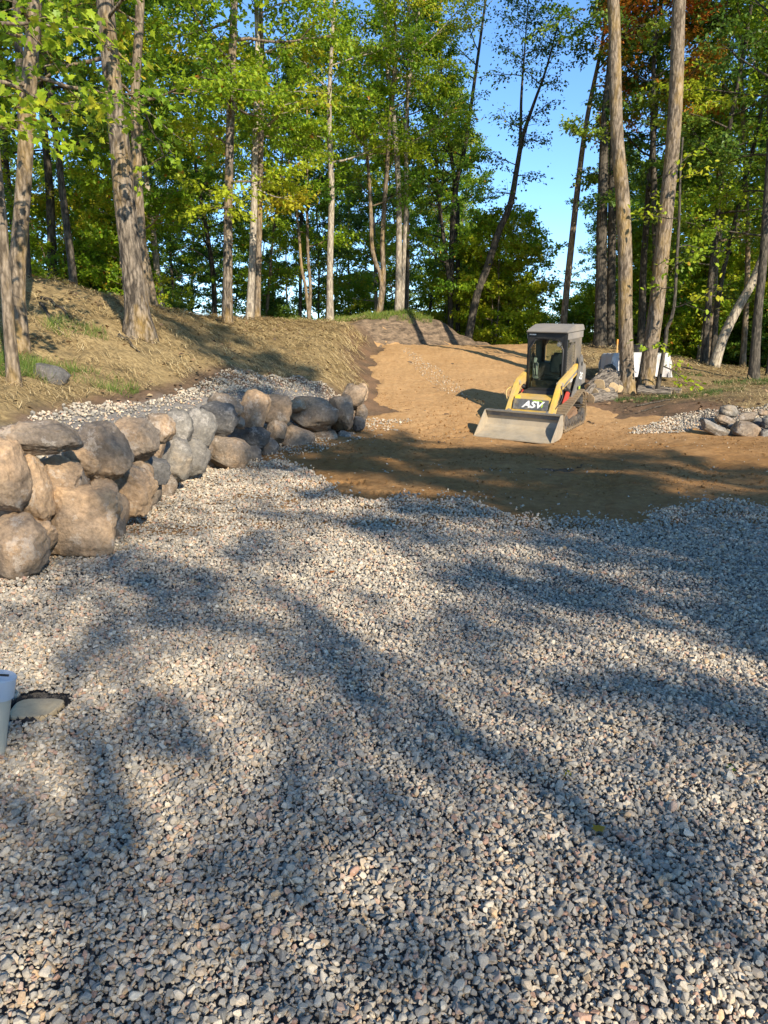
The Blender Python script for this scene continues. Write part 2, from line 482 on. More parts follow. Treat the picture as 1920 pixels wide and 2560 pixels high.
strw = mixc(nt, ramp(nt, noise_n(nt, v, 2.6, 5, 0.7), [(0.52, (0, 0, 0)), (0.68, (0.8, 0.8, 0.8))]).outputs[0], strw, (0.10, 0.075, 0.040))
grav = ramp(nt, n3, [(0.3, (0.10, 0.093, 0.085)), (0.7, (0.26, 0.24, 0.215))]).outputs[0]
bank = ramp(nt, noise_n(nt, mapping(nt, v, (3, 3, 9)), 1.2, 8, 0.72), [(0.34, (0.045, 0.033, 0.024)), (0.5, (0.145, 0.105, 0.07)), (0.68, (0.30, 0.21, 0.135))]).outputs[0]
c = mixc(nt, sepz.outputs[0], soil, strw)
c = mixc(nt, sepz.outputs[1], c, grav)
c = mixc(nt, sepz.outputs[2], c, bank)
nt.links.new(c, b.inputs['Base Color']); b.inputs['Roughness'].default_value = 0.95; b.inputs['Specular IOR Level'].default_value = 0.15
bump(nt, b, mixc(nt, 0.5, n2, n3), 0.8, 0.03)
M['ground'] = gm_

xs = spaced([(-160, -40, 6), (-40, -14, 1.2), (-14, -7.5, 0.25), (-7.5, 9, 0.09), (9, 14, 0.25), (14, 40, 1.2), (40, 160, 6)])
ys = spaced([(-60, -5, 2.5), (-5, 3, 0.5), (3, 17, 0.09), (17, 30, 0.14), (30, 45, 0.6), (45, 90, 3), (90, 330, 12)])
gme, GV = grid_mesh('ground', xs, ys, hground, [M['ground']])
sd, ww, oo = edge_sd(GV[:, 0], GV[:, 1])
zn = np.zeros((len(GV), 4)); zn[:, 3] = 1
nz = fbm(GV[:, 0] * 1.5, GV[:, 1] * 1.5, 31, 4)
dist_ = np.hypot(GV[:, 0], GV[:, 1])
straw_l = sstep(0.6, 1.0, sd + 0.3 * nz) * sstep(27, 24.5, GV[:, 1] + nz)
straw_l *= np.where(GV[:, 1] < 14.5, sstep(0.9, 1.25, sd + 0.3 * nz - np.interp(GV[:, 1], [5, 7.5, 9, 11, 13, 14.5], [-.2, -.1, 0.15, 0.2, 0.6, 0.3])), sstep(0.1, 0.8, sd + 0.4 * nz))
straw_r = sstep(5.2, 6.3, GV[:, 0] - np.interp(GV[:, 1], [13, 15, 17, 20, 24], [2.4, 1.2, 0.6, 0.0, -0.5]) + nz) * sstep(13.6, 14.8, GV[:, 1]) * sstep(27, 24.0, GV[:, 1] + nz)
zn[:, 0] = np.clip(straw_l + straw_r * 0.85, 0, 1)
zn[:, 1] = np.clip((sstep(0.1, 0.3, sd) * sstep(1.05, 0.7, sd) * sstep(14.7, 14.0, GV[:, 1])) + sstep(0.25, 0.0, sd) * sstep(0.4, -0.2, GV[:, 1] - gravel_edge(GV[:, 0])) + sstep(13.3, 13.6, GV[:, 1]) * sstep(14.9, 14.4, GV[:, 1] + 0.4 * nz) * sstep(4.9, 5.4, GV[:, 0]), 0, 1)
zn[:, 2] = sstep(1.2, 0.8, sd) * sstep(-0.6, -0.1, sd) * sstep(23.2, 24.2, GV[:, 1]) * sstep(30, 28, GV[:, 1])
zn[:, 0] *= (1 - zn[:, 2])
attr(gme, 'zone', 'FLOAT_COLOR', 'POINT', zn.astype(np.float32))
link('ground', gme, label='forest ground, straw covered slope and soil bank around the clearing', cat='ground', kind='structure')

# sand drive
sm_, nt, b, out = new_mat('sand')
tc = N(nt, 'ShaderNodeTexCoord'); v = tc.outputs['Object']
n1 = noise_n(nt, v, 0.55, 5, 0.6); n2 = noise_n(nt, v, 9, 7, 0.7); n3 = noise_n(nt, v, 90, 4, 0.7)
dry = ramp(nt, n2, [(0.3, (0.38, 0.215, 0.092)), (0.7, (0.54, 0.34, 0.16))]).outputs[0]  # paler tan tone for the upper drive
dark_sand = ramp(nt, n2, [(0.3, (0.19, 0.090, 0.025)), (0.7, (0.33, 0.170, 0.054))]).outputs[0]
sepx = N(nt, 'ShaderNodeSeparateXYZ'); nt.links.new(v, sepx.inputs[0])
yy = N(nt, 'ShaderNodeMapRange', inp={1: 12.0, 2: 15.5, 3: 0.0, 4: 1.0}); nt.links.new(sepx.outputs[1], yy.inputs[0])
sand_mix = mixc(nt, 0.33, yy.outputs[0], ramp(nt, n1, [(0.35, (0, 0, 0)), (0.65, (1, 1, 1))]).outputs[0])
c = mixc(nt, sand_mix, dark_sand, dry)  # darker brown at the front, paler tan up the slope, broken by noise
c = mixc(nt, ramp(nt, n3, [(0.62, (0, 0, 0)), (0.75, (0.5, 0.5, 0.5))]).outputs[0], c, (0.42, 0.33, 0.23))
nt.links.new(c, b.inputs['Base Color']); b.inputs['Roughness'].default_value = 0.92; b.inputs['Specular IOR Level'].default_value = 0.2
bump(nt, b, mixc(nt, 0.5, n2, n3), 1.0, 0.03)
M['sand'] = sm_
xs = spaced([(-3.2, -1.6, 0.06), (-1.6, 4.6, 0.024), (4.6, 8, 0.06), (8, 14, 0.2)])
ys = spaced([(6.4, 8.0, 0.08), (8.0, 10.4, 0.022), (10.4, 13.5, 0.035), (13.5, 18, 0.07), (18, 30, 0.14)])
sme, SV = grid_mesh('sand_drive', xs, ys, lambda x, y: hbase(x, y) + hroad(x, y), [M['sand']])
link('sand_drive', sme, label='freshly graded brown sand drive with track prints', cat='drive', kind='structure')

# lake far behind the trees
wm, nt, b, out = new_mat('lake_water')
b.inputs['Base Color'].default_value = (0.02, 0.05, 0.06, 1); b.inputs['Roughness'].default_value = 0.12
bump(nt, b, noise_n(nt, N(nt, 'ShaderNodeTexCoord').outputs['Object'], 0.8, 4), 0.15, 0.1)
link('lake', mesh_np('lake', [(-900, 85, -3.1), (900, 85, -3.1), (900, 2400, -3.1), (-900, 2400, -3.1)], [(0, 1, 2, 3)], None, False, [wm]), label='pale lake glimpsed between the far trunks', cat='lake', kind='structure')

# ------------------------------------------------------------------ gravel (instanced stones)
def stone_hull(seed, n=15, flat=0.6, bev=0.10):
    r = np.random.default_rng(seed)
    p = r.normal(size=(n, 3)); p /= np.linalg.norm(p, axis=1)[:, None]
    p *= np.array([1.0, r.uniform(0.62, 0.92), flat * r.uniform(0.75, 1.2)]) * r.uniform(0.85, 1.0, (n, 1))
    bm = bmesh.new()
    for q in p: bm.verts.new(q)
    res = bmesh.ops.convex_hull(bm, input=bm.verts)
    loose = [v_ for v_ in bm.verts if not v_.link_faces]
    bmesh.ops.delete(bm, geom=loose, context='VERTS')
    bmesh.ops.dissolve_limit(bm, angle_limit=R(14), verts=bm.verts, edges=bm.edges)
    bmesh.ops.bevel(bm, geom=list(bm.edges), offset=bev, segments=1, affect='EDGES', clamp_overlap=True)
    bmesh.ops.triangulate(bm, faces=bm.faces)
    bm.verts.index_update()
    V = np.array([v_.co[:] for v_ in bm.verts]); T = np.array([[l.vert.index for l in f.loops] for f in bm.faces])
    bm.free()
    return V, T

def stone_material(name, stops, dust=(0.46, 0.39, 0.30)):
    m, nt, b, out = new_mat(name)
    oi = N(nt, 'ShaderNodeObjectInfo')
    c = ramp(nt, oi.outputs['Random'], stops, 'CONSTANT').outputs[0]
    tc = N(nt, 'ShaderNodeTexCoord'); v = tc.outputs['Object']
    gz = N(nt, 'ShaderNodeNewGeometry')
    f = noise_n(nt, gz.outputs['Position'], 160, 5, 0.7)
    c = mixc(nt, 1.0, c, ramp(nt, f, [(0.25, (0.74, 0.74, 0.74)), (0.75, (1.5, 1.48, 1.45))]).outputs[0], 'MULTIPLY')
    c = mixc(nt, 0.18, c, dust)
    nt.links.new(c, b.inputs['Base Color']); b.inputs['Roughness'].default_value = 0.8; b.inputs['Specular IOR Level'].default_value = 0.3
    bump(nt, b, f, 0.35, 0.004)
    return m

GST = [(0.00, (0.235, 0.211, 0.168)), (0.10, (0.366, 0.314, 0.234)), (0.20, (0.295, 0.254, 0.190)), (0.30, (0.424, 0.324, 0.211)), (0.38, (0.200, 0.189, 0.160)), (0.46, (0.472, 0.400, 0.292)),
       (0.54, (0.330, 0.292, 0.225)), (0.62, (0.401, 0.264, 0.180)), (0.67, (0.259, 0.243, 0.199)), (0.75, (0.518, 0.432, 0.309)), (0.80, (0.164, 0.156, 0.132)), (0.85, (0.389, 0.335, 0.247)),
       (0.90, (0.448, 0.292, 0.149)), (0.93, (0.590, 0.508, 0.370)), (0.97, (0.354, 0.195, 0.123))]
M['gravel'] = stone_material('gravel_stone', GST)

def gravel_nodes():
    ng = bpy.data.node_groups.new('scatter_stones', 'GeometryNodeTree')
    ng.interface.new_socket('Geometry', in_out='INPUT', socket_type='NodeSocketGeometry')
    ng.interface.new_socket('Geometry', in_out='OUTPUT', socket_type='NodeSocketGeometry')
    gi = ng.nodes.new('NodeGroupInput'); go = ng.nodes.new('NodeGroupOutput')
    def na(name, typ):
        n = ng.nodes.new('GeometryNodeInputNamedAttribute'); n.data_type = typ; n.inputs[0].default_value = name
        return n.outputs[0]
    sep = ng.nodes.new('GeometryNodeSeparateGeometry'); sep.domain = 'POINT'
    ng.links.new(gi.outputs[0], sep.inputs[0]); ng.links.new(na('is_point', 'BOOLEAN'), sep.inputs[1])
    sp_ = ng.nodes.new('GeometryNodeSplitToInstances'); sp_.domain = 'POINT'
    ng.links.new(sep.outputs[1], sp_.inputs['Geometry']); ng.links.new(na('pid', 'INT'), sp_.inputs['Group ID'])
    iop = ng.nodes.new('GeometryNodeInstanceOnPoints')
    ng.links.new(sep.outputs[0], iop.inputs['Points'])
    ng.links.new(sp_.outputs['Instances'], iop.inputs['Instance'])
    iop.inputs['Pick Instance'].default_value = True
    ng.links.new(na('pid', 'INT'), iop.inputs['Instance Index'])
    ng.links.new(na('rot', 'FLOAT_VECTOR'), iop.inputs['Rotation'])
    ng.links.new(na('scl', 'FLOAT_VECTOR'), iop.inputs['Scale'])
    ng.links.new(iop.outputs[0], go.inputs[0])
    return ng
GN = gravel_nodes()

def scatter_object(name, protos, P, rot, scl, mat, label, cat, smooth=False):
    V = []; T = []; pid = []; n = 0
    for i, (pv, pt) in enumerate(protos):
        V.append(pv); T.append(pt + n); pid += [i] * len(pv); n += len(pv)
    V = np.vstack(V + [P]); T = np.vstack(T)
    me = mesh_np(name, V, None, T, smooth, [mat])
    k = len(P)
    attr(me, 'is_point', 'BOOLEAN', 'POINT', np.concatenate([np.zeros(n, bool), np.ones(k, bool)]))
    attr(me, 'pid', 'INT', 'POINT', np.concatenate([np.array(pid), rng.integers(0, len(protos), k)]).astype(np.int32))
    attr(me, 'rot', 'FLOAT_VECTOR', 'POINT', np.vstack([np.zeros((n, 3)), rot]).astype(np.float32))
    attr(me, 'scl', 'FLOAT_VECTOR', 'POINT', np.vstack([np.ones((n, 3)), scl]).astype(np.float32))
    o = link(name, me, label=label, cat=cat, kind='stuff')
    md = o.modifiers.new('stones', 'NODES'); md.node_group = GN
    return o

PROTO = [stone_hull(100 + i, n=random.Random(i).choice([11, 14, 18]), flat=0.62) for i in range(18)]

def jitter_points(x0, x1, y0, y1, s):
    nx = int((x1 - x0) / s); ny = int((y1 - y0) / s)
    X, Y = np.meshgrid(np.arange(nx), np.arange(ny))
    X = X + (Y % 2) * 0.5
    P = np.stack([x0 + (X.ravel() + rng.uniform(-.5, .5, X.size)) * s, y0 + (Y.ravel() + rng.uniform(-.5, .5, X.size)) * s], 1)
    return P

def gravel_field(name, pts, size, label, tilt=0.5, zoff=0.0):
    k = len(pts)
    s = size * np.exp(rng.normal(0, 0.34, k))
    s = np.clip(s, size * 0.5, size * 1.9)
    z = hsurf(pts[:, 0], pts[:, 1]) + zoff
    P = np.column_stack([pts, z + rng.uniform(-0.25, 0.55, k) * s])
    rot = np.column_stack([rng.normal(0, tilt, k), rng.normal(0, tilt, k), rng.uniform(0, 6.283, k)])
    scl = s[:, None] * rng.uniform(0.8, 1.15, (k, 3))
    return scatter_object(name, PROTO, P, rot, scl, M['gravel'], label, 'gravel')

def field_pts(y0, y1, s):
    w = 0.60 * y1 + 1.2
    p = jitter_points(-w, w, y0, y1, s)
    p = p[np.abs(p[:, 0]) < 0.60 * p[:, 1] + 1.1]
    sd = edge_sd(p[:, 0], p[:, 1])[0]
    n = fbm(p[:, 0] * 2.2, p[:, 1] * 2.2, 41, 4)
    n2 = rng.normal(0, 0.05, len(p)) + np.where(rng.random(len(p)) < .10, np.abs(rng.normal(0, .28, len(p))), 0)
    keep = (sd < 0.42) & (p[:, 1] < gravel_edge(p[:, 0]) + 0.16 * n + n2)
    # hole round the flat buried stone
    hx, hy = HOLE
    keep &= (((p[:, 0] - hx) / 0.14) ** 2 + ((p[:, 1] - hy) / 0.15) ** 2) > 1
    return p[keep]
HOLE = tuple(gp(95, 1787)[:2])
G1 = np.vstack([field_pts(1.25, 4.0, 0.0150), field_pts(4.0, 6.6, 0.0190), field_pts(6.6, 11.2, 0.0255)])
# second, loose layer
sel = rng.random(len(G1)) < 0.22
G2 = G1[sel] + rng.normal(0, 0.01, (sel.sum(), 2))
k1 = len(G1)
allp = np.vstack([G1, G2])
zoff = np.concatenate([np.zeros(k1), np.full(len(G2), 0.012)])
und = 0.02 * fbm(allp[:, 0] * 1.1, allp[:, 1] * 1.1, 43, 3) + 0.012 * fbm(allp[:, 0] * 4, allp[:, 1] * 4, 44, 2)
heap = 0.03 * sstep(0.5, 0.05, gravel_edge(allp[:, 0]) - allp[:, 1])
gravel_field('gravel', allp, np.interp(allp[:, 1], [1, 4, 6.5, 10], [0.0114, 0.0122, 0.0143, 0.0172]), 'crushed grey and tan gravel spread over the clearing', 0.5, zoff + 0.01 + und + heap)

# fines packed between the stones near the viewpoint
F1 = field_pts(1.25, 4.8, 0.0165)
undf = 0.02 * fbm(F1[:, 0] * 1.1, F1[:, 1] * 1.1, 43, 3) + 0.012 * fbm(F1[:, 0] * 4, F1[:, 1] * 4, 44, 2)
gravel_field('gravel', F1, 0.0078, 'small chips packed between the larger gravel stones', 0.6, 0.008 + undf)
# gravel behind the wall stones, beside the drive and behind the small wall
def poly_pts(y0, y1, x0, x1, s, cond):
    p = jitter_points(x0, x1, y0, y1, s)
    n = fbm(p[:, 0] * 2.5, p[:, 1] * 2.5, 45, 4)
    sd = edge_sd(p[:, 0], p[:, 1])[0]
    return p[cond(p[:, 0], p[:, 1], sd, n) & (rng.random(len(p)) < 0.95)]
gs = poly_pts(5, 15.2, -6, 0.6, 0.036, lambda x, y, sd, n: (sd > 0.30) & (sd < np.interp(y, [5, 7.5, 9, 10.5, 12, 13.5, 14.6, 15.2], [0.75, 0.85, 1.05, 0.9, 1.15, 1.5, 1.2, 0.3]) + 0.22 * n) & (y < 15.0 + 0.3 * n))
gravel_field('gravel', gs, 0.021, 'strip of pale gravel backfill behind the long boulder wall', 0.5, 0.012)
gs = poly_pts(13.2, 15.4, 4.4, 9, 0.036, lambda x, y, sd, n: (y > 13.75 + 0.3 * n + np.interp(x, [4.4, 5.4, 6, 9], [0.3, 0.0, 0.35, 0.35])) & (y < np.interp(x, [4.4, 5.2, 6, 9], [13.9, 14.6, 15.0, 14.9]) + 0.35 * n))
gravel_field('gravel', gs, 0.021, 'patch of grey gravel behind the small boulder wall', 0.5, 0.012)
gs = poly_pts(11.2, 14.6, -1.9, 0.9, 0.05, lambda x, y, sd, n: (sd < 0.25) & (sd > -0.75 + 0.5 * n) & (n > -0.25))
gravel_field('gravel', gs, 0.018, 'thin scatter of gravel at the foot of the long wall beside the sand', 0.5, 0.012)
pc = [gp(u * 1.1573, v * 1.1573, z)[:2] for u, v, z in ((975, 768, 1.45),)]
pt = at(975 * 1.1573, 775 * 1.1573, 20.5)
gs = poly_pts(15.5, 24, 0.2, 3.6, 0.06, lambda x, y, sd, n: (((x - (0.95 + (21.5 - y) * 0.17)) / (0.30 + 0.03 * (21 - y))) ** 2 + ((y - 20) / 3.2) ** 2 < 1 + 0.9 * n))
gs = gs[rng.random(len(gs)) < 0.55]
gravel_field('gravel', gs, 0.015, 'thin trail of white gravel spilled down the sand drive', 0.5, 0.012)

gs = np.column_stack([rng.uniform(-1.8, 9, 1500), rng.uniform(8, 16, 1500)])
gs = gs[(road_mask(gs[:, 0], gs[:, 1]) > .8) & (gs[:, 1] > gravel_edge(gs[:, 0])) & (fbm(gs[:, 0] * .8, gs[:, 1] * .8, 97, 3) + rng.normal(0, .15, len(gs)) > .12)]
gravel_field('gravel', gs, 0.014, 'stray pale pebbles pressed into the sand drive', 0.5, 0.004)
# sand clods and crumbs
def crumbs():
    p = np.column_stack([rng.uniform(-2.4, 8, 26000), rng.uniform(8.0, 19, 26000)])
    p = p[(road_mask(p[:, 0], p[:, 1]) > 0.6) & (p[:, 1] > gravel_edge(p[:, 0])) & (fbm(p[:, 0], p[:, 1], 51, 3) + rng.normal(0, .2, len(p)) > 0.0)]
    k = len(p); s = 0.007 * np.exp(rng.normal(0.2, 0.6, k)); s = np.clip(s, 0.003, 0.04)
    P = np.column_stack([p, hsurf(p[:, 0], p[:, 1]) + 0.2 * s])
    scatter_object('sand_crumb', PROTO[:8], P, rng.uniform(0, 6, (k, 3)), s[:, None] * np.ones((1, 3)), M['sand'], 'small crumbs of sand strewn over the drive', 'sand')
crumbs()

# ------------------------------------------------------------------ straw, grass
def blade_mesh(P, D, L, W, bend, tint, name, mat, up=False):
    """thin bent strips: P base, D direction, bend offset at the middle"""
    k = len(P)
    side = np.cross(D, np.array([0, 0, 1.0])) if not up else np.cross(D, rng.normal(size=(k, 3)))
    side /= np.linalg.norm(side, axis=1)[:, None] + 1e-9
    mid = P + D * (L * 0.5)[:, None] + bend
    end = P + D * L[:, None] + (bend * (2.2 if up else 0.3))
    w = W[:, None] * side * 0.5
    V = np.stack([P - w, P + w, mid + w, mid - w, end + w * (0.15 if up else 0.8), end - w * (0.15 if up else 0.8)], 1).reshape(-1, 3)
    i = np.arange(k)[:, None] * 6
    Q = np.concatenate([i + np.array([[0, 1, 2, 3]]), i + np.array([[3, 2, 4, 5]])], 0)
    me = mesh_np(name, V, Q, None, False, [mat])
    attr(me, 'tint', 'FLOAT', 'POINT', np.repeat(tint, 6).astype(np.float32))
    return me

def strand_mat(name, stops, trans=0.2):
    m, nt, b, out = new_mat(name)
    a = N(nt, 'ShaderNodeAttribute', attribute_name='tint')
    c = ramp(nt, a.outputs['Fac'], stops).outputs[0]
    nt.links.new(c, b.inputs['Base Color']); b.inputs['Roughness'].default_value = 0.6
    tr = N(nt, 'ShaderNodeBsdfTranslucent'); nt.links.new(c, tr.inputs[0])
    mx = N(nt, 'ShaderNodeMixShader', inp={0: trans}); nt.links.new(b.outputs[0], mx.inputs[1]); nt.links.new(tr.outputs[0], mx.inputs[2])
    nt.links.new(mx.outputs[0], out.inputs[0])
    return m
M['straw'] = strand_mat('straw', [(0, (0.15, 0.105, 0.05)), (0.3, (0.37, 0.265, 0.12)), (0.7, (0.57, 0.43, 0.205)), (1, (0.72, 0.58, 0.33))])
M['grass'] = strand_mat('grass', [(0, (0.035, 0.075, 0.012)), (0.4, (0.085, 0.15, 0.02)), (0.8, (0.17, 0.24, 0.03)), (1, (0.30, 0.30, 0.06))], 0.35)

def zone_interp(p):
    sd = edge_sd(p[:, 0], p[:, 1])[0]
    nz = fbm(p[:, 0] * 1.5, p[:, 1] * 1.5, 31, 4)
    return sd, nz

def straw(name, box, n, keepf, label, dens_seed):
    x0, x1, y0, y1 = box
    p = np.column_stack([rng.uniform(x0, x1, n), y0 + (y1 - y0) * rng.random(n) ** 1.35])
    sd, nz = zone_interp(p)
    clump = fbm(p[:, 0] * 2.4, p[:, 1] * 2.4, dens_seed, 4)
    k = keepf(p[:, 0], p[:, 1], sd, nz) & (clump + 0.6 * fbm(p[:, 0] * 0.7, p[:, 1] * 0.7, dens_seed + 5, 3) + rng.normal(0, 0.22, len(p)) > -0.22)
    p = p[k]; clump = clump[k]; n = len(p)
    z = hsurf(p[:, 0], p[:, 1])
    far = np.clip(p[:, 1] / 12, 0.8, 2.0)
    P = np.column_stack([p, z + rng.uniform(0.0, 0.06, n) + 0.06 * np.clip(clump, 0, 1)])
    th = rng.uniform(0, 6.283, n) * 0.65 + fbm(p[:, 0] * 0.8, p[:, 1] * 0.8, 61, 2) * 3
    D = np.column_stack([np.cos(th), np.sin(th), rng.normal(0.02, 0.09, n)])
    # follow the slope
    e = 0.15
    zx = (hbase(p[:, 0] + e, p[:, 1]) - hbase(p[:, 0] - e, p[:, 1])) / (2 * e); zy = (hbase(p[:, 0], p[:, 1] + e) - hbase(p[:, 0], p[:, 1] - e)) / (2 * e)
    D[:, 2] += np.clip(zx, -1, 1) * D[:, 0] + np.clip(zy, -1, 1) * D[:, 1]
    D /= np.linalg.norm(D, axis=1)[:, None]
    L = rng.uniform(0.09, 0.26, n) * np.sqrt(far)
    W = rng.uniform(0.0045, 0.0085, n) * far
    bend = np.column_stack([rng.normal(0, .012, n), rng.normal(0, .012, n), rng.uniform(0.0, .03, n)])
    tint = np.clip(0.45 + 0.35 * clump + 0.35 * fbm(p[:, 0] * 0.5, p[:, 1] * 0.5, 91, 3) + rng.normal(0, 0.22, n), 0, 1)
    me = blade_mesh(P, D, L, W, bend, tint, name, M['straw'])
    link(name, me, label=label, cat='straw', kind='stuff')

def keep_left(x, y, sd, nz):
    off = np.interp(y, [5, 7.5, 9, 11, 13, 14.5, 15.5, 25], [.8, .9, 1.15, 1.15, 1.5, 1.3, 0.5, 0.3])
    return (sd + 0.35 * nz > off) & (y < 25.6 + nz) & ((y < 23.4) | (sd > 1.1)) & (x > -0.62 * y - 1.5)
straw('straw', (-13, 0.3, 6, 26), 120000, keep_left, 'golden straw mulch spread over the left slope', 71)
def keep_right(x, y, sd, nz):
    return (x > np.interp(y, [13.6, 15, 17, 20, 24], [8.0, 6.7, 5.9, 5.4, 5.3]) - 0.8 * nz) & (y > 14.6 + 0.4 * nz) & (sd < 0) & (x < 0.6 * y + 1.5)
straw('straw', (4.5, 16.5, 14.0, 26), 34000, keep_right, 'patchy straw mulch on the low rise behind the log pile', 72)

def grass(name, spots, label, hgt=0.10, tintc=0.55):
    Ps = []
    for (x, y, rx, ry, n) in spots:
        a = rng.uniform(0, 6.283, n); r = np.sqrt(rng.random(n))
        Ps.append(np.column_stack([x + rx * r * np.cos(a), y + ry * r * np.sin(a)]))
    p = np.vstack(Ps); n = len(p)
    cl = fbm(p[:, 0] * 3, p[:, 1] * 3, 81, 3)
    k = cl + rng.normal(0, .2, n) > -0.25; p = p[k]; cl = cl[k]; n = len(p)
    P = np.column_stack([p, hsurf(p[:, 0], p[:, 1]) - 0.01])
    D = np.column_stack([rng.normal(0, .35, n), rng.normal(0, .35, n), np.ones(n)]); D /= np.linalg.norm(D, axis=1)[:, None]
    L = hgt * rng.uniform(0.5, 1.5, n) * (1 + 0.5 * cl); W = rng.uniform(0.004, 0.008, n) * np.clip(p[:, 1] / 14, .9, 1.8)
    bend = np.column_stack([rng.normal(0, .02, n), rng.normal(0, .02, n), rng.normal(-.01, .006, n)])
    tint = np.clip(tintc + 0.25 * cl + rng.normal(0, .2, n), 0, 1)
    link(name, blade_mesh(P, D, L, W, bend, tint, name, M['grass'], up=True), label=label, cat='grass', kind='stuff')
grass('grass', [(-1.9, 25.6, 1.6, 0.9, 3800), (-0.4, 25.9, 1.5, 0.8, 4600), (0.7, 26.4, 1.0, 0.6, 2600)], 'bright new grass along the top of the soil bank', 0.14, 0.72)
grass('grass', [(-4.9, 9.6, 0.7, 0.9, 4200), (-5.9, 10.5, 0.9, 0.9, 3200), (-3.9, 10.4, 0.5, 0.4, 1200), (-4.9, 12.2, .5, .4, 700)], 'grass tufts round the twin trunks and mossy boulder on the left slope', 0.15, 0.55)
grass('grass', [(5.9, 17.0, .7, 0.35, 800), (6.9, 16.9, .7, 0.4, 800), (7.7, 17.3, .6, .4, 500), (4.9, 17.9, 0.6, 0.4, 600), (9.6, 18.8, 1.4, 0.6, 2400), (10.8, 18.4, 1.2, 0.7, 2200), (7.4, 20.4, 1.2, .5, 1000)], 'mossy grass at the foot of the two tall trunks and log pile', 0.09, 0.24)

def litter():
    p = np.vstack([np.column_stack([rng.uniform(-9, 0, 5200), rng.uniform(8, 25, 5200)]), np.column_stack([rng.uniform(4.8, 14, 3600), rng.uniform(14, 25, 3600)])])
    sd = edge_sd(p[:, 0], p[:, 1])[0]
    k = (((sd > 0.9) & (p[:, 0] < 1)) | (p[:, 0] > 4.8)) & (fbm(p[:, 0] * 1.2, p[:, 1] * 1.2, 95, 3) + rng.normal(0, .2, len(p)) > 0.05) & (road_mask(p[:, 0], p[:, 1]) < .4)
    p = p[k]; n = len(p)
    P = np.column_stack([p, hsurf(p[:, 0], p[:, 1]) + rng.uniform(.02, .07, n)])
    a = rng.uniform(0, 6.283, n)
    me = leaf_mesh('leaf_litter', P, np.column_stack([np.cos(a), np.sin(a), rng.normal(0, .3, n)]), rng.uniform(.05, .11, n), rng.random(n), KITE, M['litter'], .4)
    link('leaf_litter', me, label='dry brown leaf litter strewn over straw and soil', cat='leaf litter', kind='stuff')
M['litter'] = strand_mat('litter', [(0, (0.05, 0.035, 0.022)), (0.5, (0.16, 0.10, 0.055)), (0.85, (0.32, 0.20, 0.10)), (1, (0.42, 0.30, 0.16))], 0.15)

# ------------------------------------------------------------------ boulder walls
def boulder_mat(name, a, bcol, tan, tan_amt):
    m, nt, b, out = new_mat(name)
    tc = N(nt, 'ShaderNodeTexCoord'); v = tc.outputs['Object']
    oi = N(nt, 'ShaderNodeObjectInfo')
    off = N(nt, 'ShaderNodeVectorMath', operation='ADD'); nt.links.new(v, off.inputs[0])
    cmb = N(nt, 'ShaderNodeCombineXYZ'); ml = N(nt, 'ShaderNodeMath', operation='MULTIPLY', inp={1: 40.0}); nt.links.new(oi.outputs['Random'], ml.inputs[0])
    for k_ in range(3): nt.links.new(ml.outputs[0], cmb.inputs[k_])
    nt.links.new(cmb.outputs[0], off.inputs[1]); v = off.outputs[0]
    n1 = noise_n(nt, v, 3.0, 8, 0.65); n2 = noise_n(nt, v, 26, 6, 0.7); n3 = noise_n(nt, v, 1.6, 5, 0.6)
    c = ramp(nt, n1, [(0.28, a), (0.5, [(x + y_) / 2 for x, y_ in zip(a, bcol)]), (0.72, bcol)]).outputs[0]
    c = mixc(nt, ramp(nt, n3, [(0.62 - 0.3 * tan_amt, (0, 0, 0)), (0.78 - 0.2 * tan_amt, (1, 1, 1))]).outputs[0], c, tan)
    c = mixc(nt, 1.0, c, ramp(nt, n2, [(0.3, (0.55, 0.55, 0.56)), (0.7, (1.25, 1.22, 1.18))]).outputs[0], 'MULTIPLY')
    vein = ramp(nt, noise_n(nt, v, 4.5, 9, 0.78), [(0.55, (0, 0, 0)), (0.60, (0.38, 0.38, 0.38)), (0.66, (0, 0, 0))]).outputs[0]
    c = mixc(nt, vein, c, (0.56, 0.50, 0.42))
    nt.links.new(c, b.inputs['Base Color']); b.inputs['Roughness'].default_value = 0.85; b.inputs['Specular IOR Level'].default_value = 0.25
    p = bump(nt, b, n1, 0.9, 0.06)
    bump(nt, b, n2, 0.8, 0.014, p)
    return m
M['rock_tan'] = boulder_mat('tan_boulder', (0.19, 0.135, 0.09), (0.38, 0.285, 0.19), (0.46, 0.305, 0.17), 0.75)
M['rock_brown'] = boulder_mat('brown_boulder', (0.135, 0.105, 0.078), (0.30, 0.24, 0.175), (0.40, 0.27, 0.155), 0.5)
M['rock_grey'] = boulder_mat('grey_boulder', (0.12, 0.11, 0.095), (0.29, 0.265, 0.22), (0.33, 0.26, 0.175), 0.3)
M['rock_dark'] = boulder_mat('dark_boulder', (0.06, 0.057, 0.053), (0.18, 0.17, 0.155), (0.22, 0.18, 0.14), 0.2)

ICO = {}
def ico(sub):
    if sub not in ICO:
        bm = bmesh.new(); bmesh.ops.create_icosphere(bm, subdivisions=sub, radius=1.0)
        bm.verts.index_update()
        ICO[sub] = (np.array([v_.co[:] for v_ in bm.verts]), np.array([[l.vert.index for l in f.loops] for f in bm.faces])); bm.free()
    return ICO[sub]

